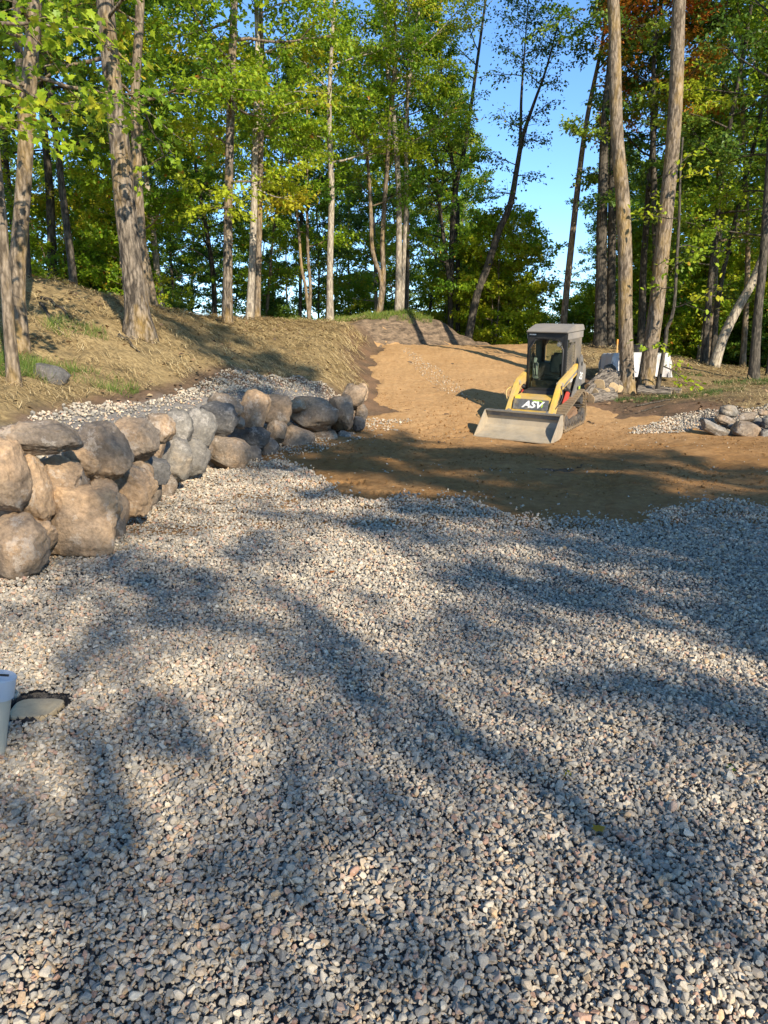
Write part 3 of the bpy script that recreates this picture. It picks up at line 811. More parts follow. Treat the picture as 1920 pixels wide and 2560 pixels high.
def boulder(parent, u, v, hw, hh, y, rot, mat, seed, ang=0.5, depth=0.85, sub=4, lump=0.20):
    c = at(u, v, y)
    dcam = y * cp + (EYE - c[2]) * sp
    a = hw / FPX * dcam; bz = hh / FPX * dcam
    r = np.random.default_rng(seed)
    V, T = ico(sub)
    V = V.copy()
    # superellipsoid, then random plane cuts, then noise
    e = r.uniform(0.6, 0.85)
    V = np.sign(V) * np.abs(V) ** e
    V = V * (1 + 1.3 * lump * noise3(V * 0.9 + seed * 3.7, seed))[:, None]
    for _ in range(int(5 + 14 * ang)):
        n = r.normal(size=3); n /= np.linalg.norm(n)
        s = V @ n
        d = s.max() * (r.uniform(0.66, 0.92) if ang > 0.42 else r.uniform(0.80, 0.96))
        over = np.maximum(s - d, 0)
        V = V - (over * 0.97)[:, None] * n
    nf = noise3(V * 3.2 + seed * 1.3, seed + 9); nf2 = noise3(V * 9.0 + seed * 1.3, seed + 29)
    rg = 1 - np.abs(noise3(V * 1.9 + seed * 2.1, seed + 49)); rg = np.clip((rg - 0.86) / 0.14, 0, 1)
    V = V * (1 + (0.05 + 0.06 * ang) * nf + 0.03 * nf2 - (0.03 + 0.05 * ang) * rg)[:, None]
    V[:, 0] *= a / max(np.abs(V[:, 0]).max(), 1e-6); V[:, 2] *= bz / max(np.abs(V[:, 2]).max(), 1e-6)
    V[:, 1] *= depth * (a + bz) / 2 / max(np.abs(V[:, 1]).max(), 1e-6)
    ca, sa = math.cos(R(rot)), math.sin(R(rot))
    x = V[:, 0] * ca + V[:, 2] * sa; z = -V[:, 0] * sa + V[:, 2] * ca
    V[:, 0], V[:, 2] = x, z
    o = link('boulder', mesh_np('boulder', V, None, T, True, [mat]), parent)
    o.location = Vector(c) - parent.location
    return o

YF = ([-60, 0, 100, 200, 280, 380, 480, 523, 600, 650, 700, 775, 870, 930], [4.75, 4.98, 5.25, 5.6, 6.0, 7.35, 8.95, 9.6, 10.3, 11.0, 11.7, 12.5, 13.1, 13.6])
def z3(x, y, hw, hh): return (x / 3.19, 1020 + y / 3.19, hw / 3.19, hh / 3.19)
def z4(x, y, hw, hh): return (440 + x / 3.19, 930 + y / 3.19, hw / 3.19, hh / 3.19)
wall = empty('boulder_wall', (-2.4, 9.0, 0), 'long dry stacked retaining wall of large tan and grey boulders', 'wall')
LW = [  # placement, setback, rotation, material, angularity
    (z3(25, 540, 180, 298), .10, -6, 'rock_tan', .3), (z3(262, 650, 115, 262), .16, -10, 'rock_tan', .35), (z3(125, 1125, 225, 275), -.04, 8, 'rock_brown', .3), (z3(285, 1070, 145, 200), .14, 25, 'rock_tan', .6),
    (z3(620, 915, 305, 295), .0, 14, 'rock_tan', .55), (z3(440, 545, 195, 165), .24, 12, 'rock_tan', .45), (z3(332, 235, 322, 128), .12, -3, 'rock_brown', .55), (z3(655, 430, 165, 120), .40, 28, 'rock_tan', .8),
    (z3(815, 345, 200, 235), .22, -14, 'rock_brown', .35), (z3(1080, 258, 182, 168), .12, 8, 'rock_brown', .45), (z3(800, 755, 170, 180), .16, 30, 'rock_tan', .7), (z3(1015, 640, 222, 200), .05, 14, 'rock_tan', .4),
    (z3(1195, 530, 142, 135), .15, 20, 'rock_dark', .5), (z3(1262, 155, 125, 110), .25, 15, 'rock_brown', .6), (z3(1258, 325, 55, 98), .35, 12, 'rock_tan', .5), (z3(1395, 430, 135, 180), .02, 22, 'rock_grey', .55), (z3(1415, 160, 118, 148), .15, 18, 'rock_grey', .35),
    (z4(185, 462, 140, 155), .10, 22, 'rock_grey', .3), (z4(145, 695, 112, 155), .0, 25, 'rock_grey', .5), (z4(335, 385, 150, 142), .12, 15, 'rock_dark', .7), (z4(400, 268, 140, 88), .30, 18, 'rock_brown', .7), (z4(506, 392, 42, 50), .12, 0, 'rock_grey', .5),
    (z4(614, 330, 112, 175), .05, 22, 'rock_tan', .3), (z4(795, 305, 118, 122), .15, 10, 'rock_brown', .25), (z4(400, 650, 185, 128), .0, 12, 'rock_brown', .75), (z4(602, 500, 142, 92), .12, 16, 'rock_dark', .6), (z4(608, 672, 80, 90), .02, 0, 'rock_dark', .7),
    (z4(733, 620, 72, 92), .02, 20, 'rock_dark', .55), (z4(803, 475, 78, 102), .08, 12, 'rock_brown', .45), (z4(970, 535, 128, 110), .02, 8, 'rock_brown', .6), (z4(965, 268, 78, 48), .30, -15, 'rock_brown', .8), (z4(1090, 335, 190, 135), .0, 6, 'rock_brown', .75),
    (z4(1330, 340, 105, 145), .0, -5, 'rock_brown', .7), (z4(1182, 533, 102, 70), .02, 3, 'rock_brown', .75), (z4(1325, 535, 62, 66), -.02, 25, 'rock_grey', .8), (z4(1395, 528, 62, 48), .0, 5, 'rock_grey', .6), (z4(1475, 512, 38, 32), .05, 0, 'rock_brown', .6),
    (z4(1415, 205, 85, 105), .2, 15, 'rock_brown', .6), (z4(1462, 412, 48, 58), -.02, 0, 'rock_dark', .75), (z4(1480, 325, 46, 66), .1, 10, 'rock_brown', .6), (z4(1480, 172, 50, 78), .35, 10, 'rock_tan', .6)]
for i, ((u, v, hw, hh), sb, rt, mt, an) in enumerate(LW):
    yf = float(np.interp(u, YF[0], YF[1]))
    size = (hw + hh) / 2 / FPX * yf
    zc = at(u, v, yf)[2]
    boulder(wall, u, v, hw * 1.10, hh * 1.10, yf + size * 0.55 + sb * 0.9 + max(0, zc - 0.3) * 0.12, rt, M[mt], 300 + i, an, 0.85, 5 if i < 13 else 4)
# chinking stones and the hidden core of the wall
for i, u in enumerate(np.linspace(10, 880, 26)):
    yf = float(np.interp(u, YF[0], YF[1]))
    g0 = at(u, 1280, yf); zz = rng.uniform(0.12, 0.55)
    P = np.array([g0[0] - 0.18, yf + 0.62, zz]); d = P - np.array([0, 0, EYE])
    fw = d[1] * cp - d[2] * sp; uu = 960 + FPX * d[0] / fw; vv = 1280 - FPX * (d[1] * sp + d[2] * cp) / fw
    hs = 0.22 / yf * FPX
    boulder(wall, uu, vv, hs, hs * 0.9, yf + 0.62, rng.uniform(-30, 30), M['rock_brown'], 500 + i, .5, 0.8, 3)
wall2 = empty('boulder_wall', (6.4, 13.7, 0.1), 'short low wall of rounded grey boulders at the right of the sand drive', 'wall')
def z5(x, y, hw, hh): return (1640 + x / 5.925, 980 + y / 5.925, hw / 5.925, hh / 5.925)
for i, (pl, yy_, rt, mt, an) in enumerate([(z5(1075, 285, 140, 102), 13.95, 8, 'rock_grey', .25), (z5(1022, 428, 155, 75), 13.7, 16, 'rock_brown', .4), (z5(850, 545, 250, 88), 13.45, 24, 'rock_grey', .7), (z5(1112, 508, 52, 52), 13.6, -30, 'rock_grey', .4),
                                           (z5(1325, 565, 212, 130), 13.35, 14, 'rock_brown', .3), (z5(1350, 378, 152, 82), 13.75, -4, 'rock_brown', .6), (z5(1580, 316, 74, 46), 13.95, 0, 'rock_tan', .4), (z5(1680, 445, 130, 100), 13.6, 0, 'rock_grey', .5), (z5(1660, 650, 130, 95), 13.3, 5, 'rock_grey', .3),
                                           (z5(1880, 420, 130, 110), 13.7, 5, 'rock_brown', .3), (z5(1920, 600, 140, 110), 13.3, 5, 'rock_grey', .3), (z5(1480, 470, 100, 90), 13.9, 0, 'rock_dark', .5)]):
    boulder(wall2, *pl, yy_ + 0.1, rt, M[mt], 620 + i, an, 0.9, 4)
# mossy boulder half sunk in the slope
mb = at(128, 922, 9.7)
ms = empty('boulder', (mb[0], mb[1], mb[2]), 'dark mossy boulder half sunk in the straw slope beside the twin trunks', 'boulder')
boulder(ms, 126, 938, 44, 30, 9.7, 18, M['rock_dark'], 700, .4, 1.1, 4).name = 'stone'

# ------------------------------------------------------------------ trees
KITE = (np.array([(0, 0, 0), (0.34, -0.36, 0.05), (1, 0, -0.06), (0.34, 0.36, 0.05)]), np.array([[0, 1, 2, 3]]), None)
_hl = [(0.0, 0.0), (-0.04, 0.30), (0.16, 0.27), (0.30, 0.56), (0.44, 0.30), (0.60, 0.33), (0.68, 0.16)]
_out = [(a, -s, 0.10 * abs(s)) for a, s in _hl] + [(1.0, 0, -0.08)] + [(a, s, 0.10 * abs(s)) for a, s in reversed(_hl[1:])]
MAPLE = (np.array([(0.36, 0, 0.0)] + _out), None, np.array([[0, 1 + i, 1 + (i + 1) % len(_out)] for i in range(len(_out))]))
OVAL = (np.array([(0, 0, 0), (0.3, -0.30, 0.05), (0.7, -0.26, 0.04), (1, 0, -0.06), (0.7, 0.26, 0.04), (0.3, 0.30, 0.05)]), np.array([[0, 1, 2, 5], [5, 2, 3, 4]]), None)

def leaf_mesh(name, P, A, size, tint, shape, mat, flat=0.45, r=None):
    r = r or rng
    n = len(P)
    A = A / (np.linalg.norm(A, axis=1)[:, None] + 1e-9)
    up = np.column_stack([r.normal(0, flat, n), r.normal(0, flat, n), np.ones(n)])
    S = np.cross(up, A); S /= np.linalg.norm(S, axis=1)[:, None] + 1e-9
    Nn = np.cross(A, S)
    Tm, Qf, Tf = shape
    V = P[:, None, :] + size[:, None, None] * (Tm[None, :, 0:1] * A[:, None] + Tm[None, :, 1:2] * S[:, None] + Tm[None, :, 2:3] * Nn[:, None])
    k = len(Tm); base = np.arange(n)[:, None, None] * k
    Q = (base + Qf[None]).reshape(-1, 4) if Qf is not None else None
    T = (base + Tf[None]).reshape(-1, 3) if Tf is not None else None
    if 'autumn' not in mat.name and n > 1:
        tint = np.where(r.random(n) < 0.012, 1.0, np.clip(tint, 0, 0.86))
    me = mesh_np(name, V.reshape(-1, 3), Q, T, False, [mat])
    attr(me, 'tint', 'FLOAT', 'POINT', np.repeat(np.clip(tint, 0, 1), k).astype(np.float32))
    return me

def resample(P, n):
    P = np.asarray(P, float)
    if len(P) == 2:
        t = np.linspace(0, 1, n)[:, None]; return P[0] * (1 - t) + P[1] * t
    d = np.concatenate([[0], np.cumsum(np.linalg.norm(np.diff(P, axis=0), axis=1))])
    s = np.linspace(0, d[-1], n)
    Pe = np.vstack([2 * P[0] - P[1], P, 2 * P[-1] - P[-2]])
    out = np.empty((n, 3))
    for i, si in enumerate(s):
        k = min(max(np.searchsorted(d, si) - 1, 0), len(P) - 2)
        t = (si - d[k]) / max(d[k + 1] - d[k], 1e-9)
        p0, p1, p2, p3 = Pe[k], Pe[k + 1], Pe[k + 2], Pe[k + 3]
        out[i] = 0.5 * (2 * p1 + (p2 - p0) * t + (2 * p0 - 5 * p1 + 4 * p2 - p3) * t * t + (3 * p1 - p0 - 3 * p2 + p3) * t ** 3)
    return out

def branch_line(r, p0, d, L, n=6, wob=0.12, lift=0.0):
    P = [np.array(p0, float)]; d = np.array(d, float); d /= np.linalg.norm(d)
    for i in range(n):
        d = d + r.normal(0, wob, 3); d[2] += lift; d /= np.linalg.norm(d)
        P.append(P[-1] + d * L / n)
    return np.array(P)

def crown(r, mb, path, rad, t0, t1, n_limb, Lmax, leafn=14, elev=(0.15, 0.9), sub=6, twig=5, hue=0.5, huev=0.2, az=None, prof=0.6):
    """limbs, side branches and twigs along a trunk; returns leaf points, axes, tints"""
    LP = []; LA = []; LT = []
    m = len(path)
    base_az = r.uniform(0, 6.283)
    for i in range(n_limb):
        f = (i + r.uniform(0.1, 0.9)) / n_limb
        t = t0 + (t1 - t0) * f
        k = min(int(t * (m - 1)), m - 2); fr = t * (m - 1) - k
        p0 = path[k] * (1 - fr) + path[k + 1] * fr
        a = base_az + i * 2.4 + r.normal(0, 0.35) if az is None else r.uniform(*az)
        e = elev[0] + (elev[1] - elev[0]) * f + r.normal(0, 0.12)
        d = np.array([math.cos(a) * math.cos(e), math.sin(a) * math.cos(e), math.sin(e)])
        L = Lmax * (prof + (1 - prof) * math.sin(math.pi * (0.15 + 0.8 * f))) * r.uniform(0.7, 1.15) * (1.0 - 0.35 * f)
        r0 = min(rad[k] * 0.45, 0.012 + L * 0.012)
        limb = branch_line(r, p0, d, L, 7, 0.11, 0.03)
        mb.tube(limb, np.linspace(r0, 0.006, 8), 5, False)
        hcl = hue + r.normal(0, huev * 0.6)
        for j in range(sub):
            ft = 0.22 + 0.78 * (j + r.uniform(0.1, 0.9)) / sub
            kk = min(int(ft * 7), 6); q = limb[kk] + (limb[kk + 1] - limb[kk]) * (ft * 7 - kk)
            ld = limb[kk + 1] - limb[kk]; ld /= np.linalg.norm(ld)
            sdv = np.cross(ld, [0, 0, 1.0]); sdv /= np.linalg.norm(sdv) + 1e-6
            s = 1 if j % 2 else -1
            d2 = ld * r.uniform(0.4, 0.9) + sdv * s * r.uniform(0.5, 1.0) + np.array([0, 0, r.normal(0.02, 0.18)])
            L2 = L * (0.62 - 0.35 * ft) * r.uniform(0.7, 1.2) + 0.15
            b2 = branch_line(r, q, d2, L2, 4, 0.15, -0.02)
            mb.tube(b2, np.linspace(max(r0 * 0.35, 0.006), 0.003, 5), 3, False)
            h2 = hcl + r.normal(0, huev * 0.5)
            for w in range(twig):
                fw = 0.15 + 0.85 * (w + r.uniform(0, 1)) / twig
                k3 = min(int(fw * 4), 3); q3 = b2[k3] + (b2[k3 + 1] - b2[k3]) * (fw * 4 - k3)
                bd = b2[k3 + 1] - b2[k3]; bd /= np.linalg.norm(bd)
                sv = np.cross(bd, [0, 0, 1.0]); sv /= np.linalg.norm(sv) + 1e-6
                d3 = bd * r.uniform(0.3, 1) + sv * (1 if w % 2 else -1) * r.uniform(0.3, 1) + np.array([0, 0, r.normal(-0.05, 0.22)])
                d3 /= np.linalg.norm(d3)
                L3 = r.uniform(0.22, 0.55)
                nl = max(2, int(leafn * r.uniform(0.6, 1.4)))
                tt = r.uniform(0.05, 1.05, nl)
                pts = q3 + d3 * (tt * L3)[:, None] + r.normal(0, 0.055, (nl, 3))
                ax = d3 * 0.8 + r.normal(0, 0.6, (nl, 3)); ax[:, 2] -= 0.30
                LP.append(pts); LA.append(ax); LT.append(h2 + r.normal(0, 0.10, nl))
    if not LP:
        return np.zeros((0, 3)), np.zeros((0, 3)), np.zeros(0)
    return np.vstack(LP), np.vstack(LA), np.concatenate(LT)

def trunk_geo(mb, path, rad, n=12, flare=1.6, seed=0, lump=0.06):
    k = len(path)
    h = np.concatenate([[0], np.cumsum(np.linalg.norm(np.diff(path, axis=0), axis=1))])
    rr = rad * (1 + (flare - 1) * np.exp(-np.maximum(h - 0.28, 0) / 0.24))
    th = np.arange(n) * 2 * math.pi / n
    rr = rr[:, None] * (1 + lump * fbm(np.cos(th)[None] * 1.3 + 10 + seed, np.sin(th)[None] * 1.3 + h[:, None] * 0.9, seed, 3) * (1 + 3.5 * np.exp(-np.maximum(h - 0.2, 0) / 0.3))[:, None])
    mb.tube(path, rr, n, True)

STEM_LIST = []
def tree(name, label, stems, y, H, leaf='leaf', bark='bark', shape=KITE, limbs=(0.35, 0.98, 14, 2.6), leafn=12, size=0.10, hue=0.5, huev=0.22, seed=0, group=None, elev=(0.1, 0.9), cat='tree', sub=7, twig=6, az=None, low=None, flare=1.6, rings=26, base=None, nseg=12):
    """stems: list of (photo points, photo widths, leaf-bearing) at distance y; grown on to height H"""
    r = np.random.default_rng(seed + 1000)
    u0, v0 = stems[0][0][0]
    bx = at(u0, v0, y)
    bz = h1(bx[0], y)
    root = empty(name, (bx[0], y, bz - 0.02), label, cat, group)
    org = np.array([bx[0], y, bz - 0.02])
    tm = MB(); bm_ = MB(); LP = []; LA = []; LT = []
    for si, st in enumerate(stems):
        pts, wid = st[0], st[1]; yo = st[2] if len(st) > 2 else 0.0; Hs = st[3] if len(st) > 3 else H
        W = [at(u, v, y + yo) for u, v in pts]
        if si == 0 or (len(st) > 4 and st[4]):
            W[0][2] = h1(W[0][0], W[0][1]) - 0.38
        d = W[-1] - W[-2]; d = d / np.linalg.norm(d)
        rad = [w_ / FPX * y * 0.5 for w_ in wid]
        zt = org[2] + Hs
        while W[-1][2] < zt - 0.3:
            d = d + np.array([r.normal(0, .05), r.normal(0, .05), 0.12]); d /= np.linalg.norm(d)
            st_ = min(1.6, max(0.4, zt - W[-1][2]))
            W.append(W[-1] + d * st_)
        dd = np.concatenate([[0], np.cumsum(np.linalg.norm(np.diff(np.array(W), axis=0), axis=1))])
        nk = len(rad)
        rk = np.concatenate([rad, np.interp(dd[nk:], [dd[nk - 1], dd[-1] + 1e-3], [rad[-1], 0.02])]) if len(dd) > nk else np.array(rad)
        path = resample(np.array(W), rings)
        rr = np.interp(np.linspace(0, dd[-1], rings), dd, rk)
        path = path - org
        trunk_geo(tm, path, rr, nseg, flare if (si == 0 or (len(st) > 4 and st[4])) else 1.0, seed + si)
        if limbs:
            p_, a_, t_ = crown(r, bm_, path, rr, limbs[0], limbs[1], limbs[2], limbs[3], leafn, elev, sub, twig, hue, huev, az)
            LP.append(p_); LA.append(a_); LT.append(t_)
        if low:
            p_, a_, t_ = crown(r, bm_, path, rr, low[0], low[1], low[2], low[3], leafn, (-0.15, 0.25), sub, twig, hue + 0.12, huev, az)
            LP.append(p_); LA.append(a_); LT.append(t_)
    link('trunk', tm.mesh('trunk', M[bark], True), root)
    if bm_.n: link('branches', bm_.mesh('branches', M[bark], True), root, kind='stuff')
    if LP:
        P = np.vstack(LP)
        if len(P):
            sz = size * r.uniform(0.65, 1.25, len(P))
            link('crown', leaf_mesh('crown', P, np.vstack(LA), sz, np.concatenate(LT), shape, M[leaf], 0.5, r), root)
    return root

litter()
G_A = 'tall trees round the clearing'
tree('tree', 'slim mottled front stem of the twin trunks at the foot of the left slope', [([(36, 968), (29, 890), (22, 800), (10, 640), (0, 520), (-14, 380), (-24, 250)], [34, 27, 27, 26, 26, 25, 24])], 8.7, 11, bark='bark', shape=MAPLE,
     limbs=(0.42, 0.8, 7, 1.9), low=(.27, .42, 5, 1.4), leafn=8, size=0.10, hue=0.60, huev=0.10, seed=1, elev=(-0.1, 0.3), group=G_A, sub=5, twig=4, flare=1.4)
tree('tree', 'sun dappled lichen covered trunk rising just behind the slim front stem', [([(48, 862), (42, 723), (52, 560), (61, 434), (75, 174), (87, 0)], [44, 37, 36, 34, 33, 31])], 11.0, 13, bark='bark', shape=MAPLE,
     limbs=(0.36, 0.9, 11, 2.4), low=(.27, .42, 7, 2.0), leafn=9, size=0.10, hue=0.52, huev=0.13, seed=2, elev=(0.0, 0.6), group=G_A, sub=5, twig=4, flare=1.3)
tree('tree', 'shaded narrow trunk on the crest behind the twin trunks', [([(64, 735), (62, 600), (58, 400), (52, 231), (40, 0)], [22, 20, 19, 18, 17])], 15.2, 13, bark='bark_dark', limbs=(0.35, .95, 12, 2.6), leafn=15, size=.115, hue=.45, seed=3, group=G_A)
tree('tree', 'massive furrowed trunk leaning left on the straw slope', [([(350, 828), (334, 694), (313, 521), (301, 376), (284, 231), (269, 87), (262, 0)], [62, 50, 49, 46, 41, 40, 38])], 13.0, 14, bark='bark_oak', shape=MAPLE,
     limbs=(0.38, .95, 13, 2.9), low=(.30, .44, 6, 2.3), leafn=9, size=.105, hue=.44, huev=.2, seed=4, group=G_A, elev=(-0.05, .7), flare=1.75, nseg=20, rings=40, sub=5, twig=4)
tree('tree', 'thinner crooked trunk close behind the massive furrowed trunk', [([(362, 790), (355, 640), (350, 550), (341, 376), (338, 231), (347, 87), (350, 0)], [26, 24, 23, 22, 21, 20, 20])], 16.5, 14, bark='bark', limbs=(0.3, .95, 16, 2.6), leafn=15, size=.115, hue=.5, seed=5, group=G_A)
tree('tree', 'straight lichen speckled trunk at the top of the straw slope', [([(567, 812), (570, 579), (573, 405), (579, 203), (586, 0)], [25, 21, 20, 19, 17])], 19.0, 15, bark='bark_oak', limbs=(0.30, .97, 18, 3.0), low=(0.16, .42, 5, 1.6), leafn=15, size=.115, hue=.66, seed=6, group=G_A, flare=1.5)
tree('tree', 'smooth pale grey trunk next to the darker twin at the slope top', [([(622, 804), (634, 560), (637, 376), (640, 290), (644, 120)], [18, 16, 15, 13, 11])], 21.3, 14, bark='bark_pale', limbs=(0.34, .97, 16, 2.6), low=(0.25, .5, 5, 1.8), leafn=15, size=.115, hue=.68, seed=7, group=G_A)
tree('tree', 'darker slim trunk touching the smooth pale grey trunk', [([(641, 800), (650, 500), (653, 300), (655, 150)], [15, 13, 12, 10])], 22.0, 14, bark='bark', limbs=(0.35, .97, 15, 2.6), leafn=15, size=.115, hue=.5, seed=8, group=G_A)
tree('tree', 'straight grey trunk standing at the left end of the bank grass', [([(824, 800), (825, 647), (829, 493), (827, 416), (823, 300), (826, 180)], [17, 15, 14, 13, 11, 9])], 25.0, 14, bark='bark_pale', limbs=(0.36, .97, 17, 2.8), leafn=15, size=.115, hue=.55, seed=9, group=G_A)
tree('tree', 'pair of thin dark crossed stems behind the straw crest', [([(777, 810), (765, 724), (754, 670), (745, 560)], [9, 8, 7, 6]), ([(772, 810), (776, 724), (770, 640), (768, 520)], [9, 8, 7, 6], 0.1, 7)], 26.0, 8, bark='bark', limbs=(0.35, .97, 9, 1.9), leafn=15, size=.115, hue=.55, seed=10, group=G_A)
tree('tree', 'curved double stem bowing together behind the bank grass', [([(940, 790), (954, 724), (950, 686), (931, 628), (927, 530)], [12, 11, 10, 10, 9]), ([(949, 790), (958, 705), (956, 609), (962, 493), (968, 416)], [14, 13, 12, 11, 10], 0.15, 12)], 26.5, 9, bark='bark', limbs=(0.4, .97, 11, 2.2), leafn=15, size=.115, hue=.7, seed=11, group=G_A)
tree('tree', 'tall forked pale pair of trunks behind the highest part of the bank', [([(993, 790), (997, 647), (997, 493), (991, 377), (985, 300), (966, 145), (960, 0)], [16, 15, 14, 13, 12, 10, 9]), ([(1004, 790), (1010, 640), (1014, 531), (1016, 377), (1015, 300), (1030, 150)], [11, 10, 10, 9, 8, 7], .2, 14)], 27.0, 16, bark='bark_pale', limbs=(0.36, .98, 17, 2.8), leafn=15, size=.110, hue=.62, seed=12, group=G_A)
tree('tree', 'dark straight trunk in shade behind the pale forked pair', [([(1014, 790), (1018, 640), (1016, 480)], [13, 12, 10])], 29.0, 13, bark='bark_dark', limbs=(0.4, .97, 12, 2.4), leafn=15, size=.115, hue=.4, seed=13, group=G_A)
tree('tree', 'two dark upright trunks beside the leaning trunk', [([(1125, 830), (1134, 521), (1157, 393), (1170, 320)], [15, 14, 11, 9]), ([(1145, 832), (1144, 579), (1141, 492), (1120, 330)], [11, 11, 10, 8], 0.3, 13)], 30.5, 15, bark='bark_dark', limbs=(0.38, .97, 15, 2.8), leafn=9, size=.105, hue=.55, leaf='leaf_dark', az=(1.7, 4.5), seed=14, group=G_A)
tree('tree', 'dark trunk leaning hard to the right against open sky', [([(1165, 830), (1190, 745), (1215, 677), (1249, 573), (1275, 515), (1293, 417), (1307, 341), (1336, 255), (1365, 174)], [20, 19, 18, 16, 15, 12, 10, 7, 5]), ([(1300, 380), (1302, 300), (1304, 231), (1313, 104)], [8, 7, 6, 3], 0.05, 11.6)], 28.5, 11.2, bark='bark_dark', limbs=(0.5, .98, 15, 1.5), leafn=4, size=.10, hue=.35, leaf='leaf_dark', seed=15, group=G_A, flare=1.2)
tree('tree', 'slender grey trunk leaning right directly behind the loader cab', [([(1405, 840), (1415, 740), (1432, 579), (1452, 405), (1469, 289), (1492, 174), (1504, 116)], [17, 16, 15, 13, 11, 9, 7])], 26.5, 14, bark='bark', limbs=(0.55, .98, 14, 2.0), az=(-1.0, 1.0), leafn=15, size=.115, hue=.55, seed=16, group=G_A)
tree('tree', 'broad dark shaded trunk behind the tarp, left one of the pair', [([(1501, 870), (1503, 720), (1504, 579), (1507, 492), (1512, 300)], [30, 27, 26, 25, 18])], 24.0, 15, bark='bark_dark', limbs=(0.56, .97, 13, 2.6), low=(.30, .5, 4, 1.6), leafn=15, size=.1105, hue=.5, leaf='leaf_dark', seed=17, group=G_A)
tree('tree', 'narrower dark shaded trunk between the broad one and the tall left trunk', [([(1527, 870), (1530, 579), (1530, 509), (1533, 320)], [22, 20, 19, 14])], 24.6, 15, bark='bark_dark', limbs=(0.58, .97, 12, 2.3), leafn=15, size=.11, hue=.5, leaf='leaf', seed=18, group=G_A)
tree('tree', 'tall lichen stained trunk beside the log pile, left of the two', [([(1568, 987), (1567, 926), (1564, 810), (1562, 637), (1556, 492), (1543, 347), (1538, 203), (1537, 87), (1533, 0)], [40, 34, 33, 33, 32, 29, 28, 27, 26])], 18.0, 15, bark='bark', limbs=(0.66, .97, 12, 2.4), leafn=8, size=.11, hue=.5, seed=19, group=G_A, flare=1.35, nseg=16, rings=40)
tree('tree', 'tall trunk leaning right beside the log pile, right of the two', [([(1610, 980), (1618, 926), (1643, 752), (1663, 550), (1678, 405), (1690, 231), (1698, 0)], [44, 37, 35, 34, 32, 31, 28])], 18.3, 15, bark='bark', limbs=(0.68, .97, 12, 2.4), leafn=8, size=.11, hue=.5, seed=20, group=G_A, flare=1.4, nseg=16, rings=40)
tree('sapling', 'thin sapling with large yellow green leaves by the tall right trunk', [([(1637, 984), (1655, 905), (1664, 850), (1666, 823), (1684, 776), (1692, 651), (1698, 541), (1701, 431)], [13, 10, 10, 9, 8, 7, 6, 5])], 17.6, 5.6, bark='bark_dark', shape=OVAL, leaf='leaf_yellow',
     limbs=(0.15, .97, 9, .9), leafn=3, size=.12, hue=.55, seed=21, elev=(-.15, .25), sub=4, twig=4, group='saplings', flare=1.1)
G_R = 'trees at the right of the clearing'
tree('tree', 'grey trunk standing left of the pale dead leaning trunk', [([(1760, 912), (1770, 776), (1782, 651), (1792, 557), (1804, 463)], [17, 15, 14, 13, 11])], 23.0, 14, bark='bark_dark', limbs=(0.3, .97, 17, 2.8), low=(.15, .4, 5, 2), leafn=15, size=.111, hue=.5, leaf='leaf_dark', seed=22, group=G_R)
tree('tree', 'shaded trunk rising from the same base as the pale dead leaning trunk', [([(1782, 915), (1789, 807), (1797, 740), (1812, 660)], [15, 13, 12, 11])], 23.8, 13, bark='bark_dark', limbs=(0.35, .97, 13, 2.4), leafn=9, size=.11, hue=.5, seed=23, group=G_R)
tree('dead_tree', 'pale barkless dead trunk leaning right', [([(1780, 910), (1804, 855), (1836, 786), (1880, 707), (1914, 620)], [26, 23, 22, 20, 17])], 22.4, 5.6, bark='bark_pale', limbs=None, seed=24, group=G_R, flare=1.2)
tree('tree', 'slim trunk just right of the pale dead leaning trunk', [([(1856, 925), (1864, 792), (1870, 600)], [14, 13, 11])], 24.0, 13, bark='bark', limbs=(0.35, .97, 13, 2.4), leafn=9, size=.11, hue=.5, seed=25, group=G_R)
tree('tree', 'dark upright trunk standing in the grass at the right of the straw', [([(1885, 945), (1895, 776), (1908, 651), (1916, 525), (1925, 380)], [24, 20, 19, 18, 16])], 19.6, 14, bark='bark_dark', limbs=(0.34, .97, 15, 2.4), leafn=13, size=.112, hue=.5, leaf='leaf_dark', seed=26, group=G_R)
tree('tree', 'trunk with lowest leafy limbs at the far right of the straw', [([(1920, 945), (1932, 860), (1938, 700), (1945, 500)], [17, 15, 14, 13])], 20.6, 14, bark='bark_dark', limbs=(0.24, .97, 16, 2.8), leafn=15, size=.112, hue=.6, seed=27, group=G_R)
tree('tree', 'maple turning orange behind the two tall right trunks', [([(1642, 880), (1640, 700), (1636, 500), (1632, 300), (1635, 150)], [16, 15, 14, 12, 9])], 24.0, 12.5, bark='bark_dark', limbs=(0.56, .9, 22, 2.2), leafn=14, size=.11, leaf='leaf_orange', hue=.45, huev=.35, seed=28, group=G_R)

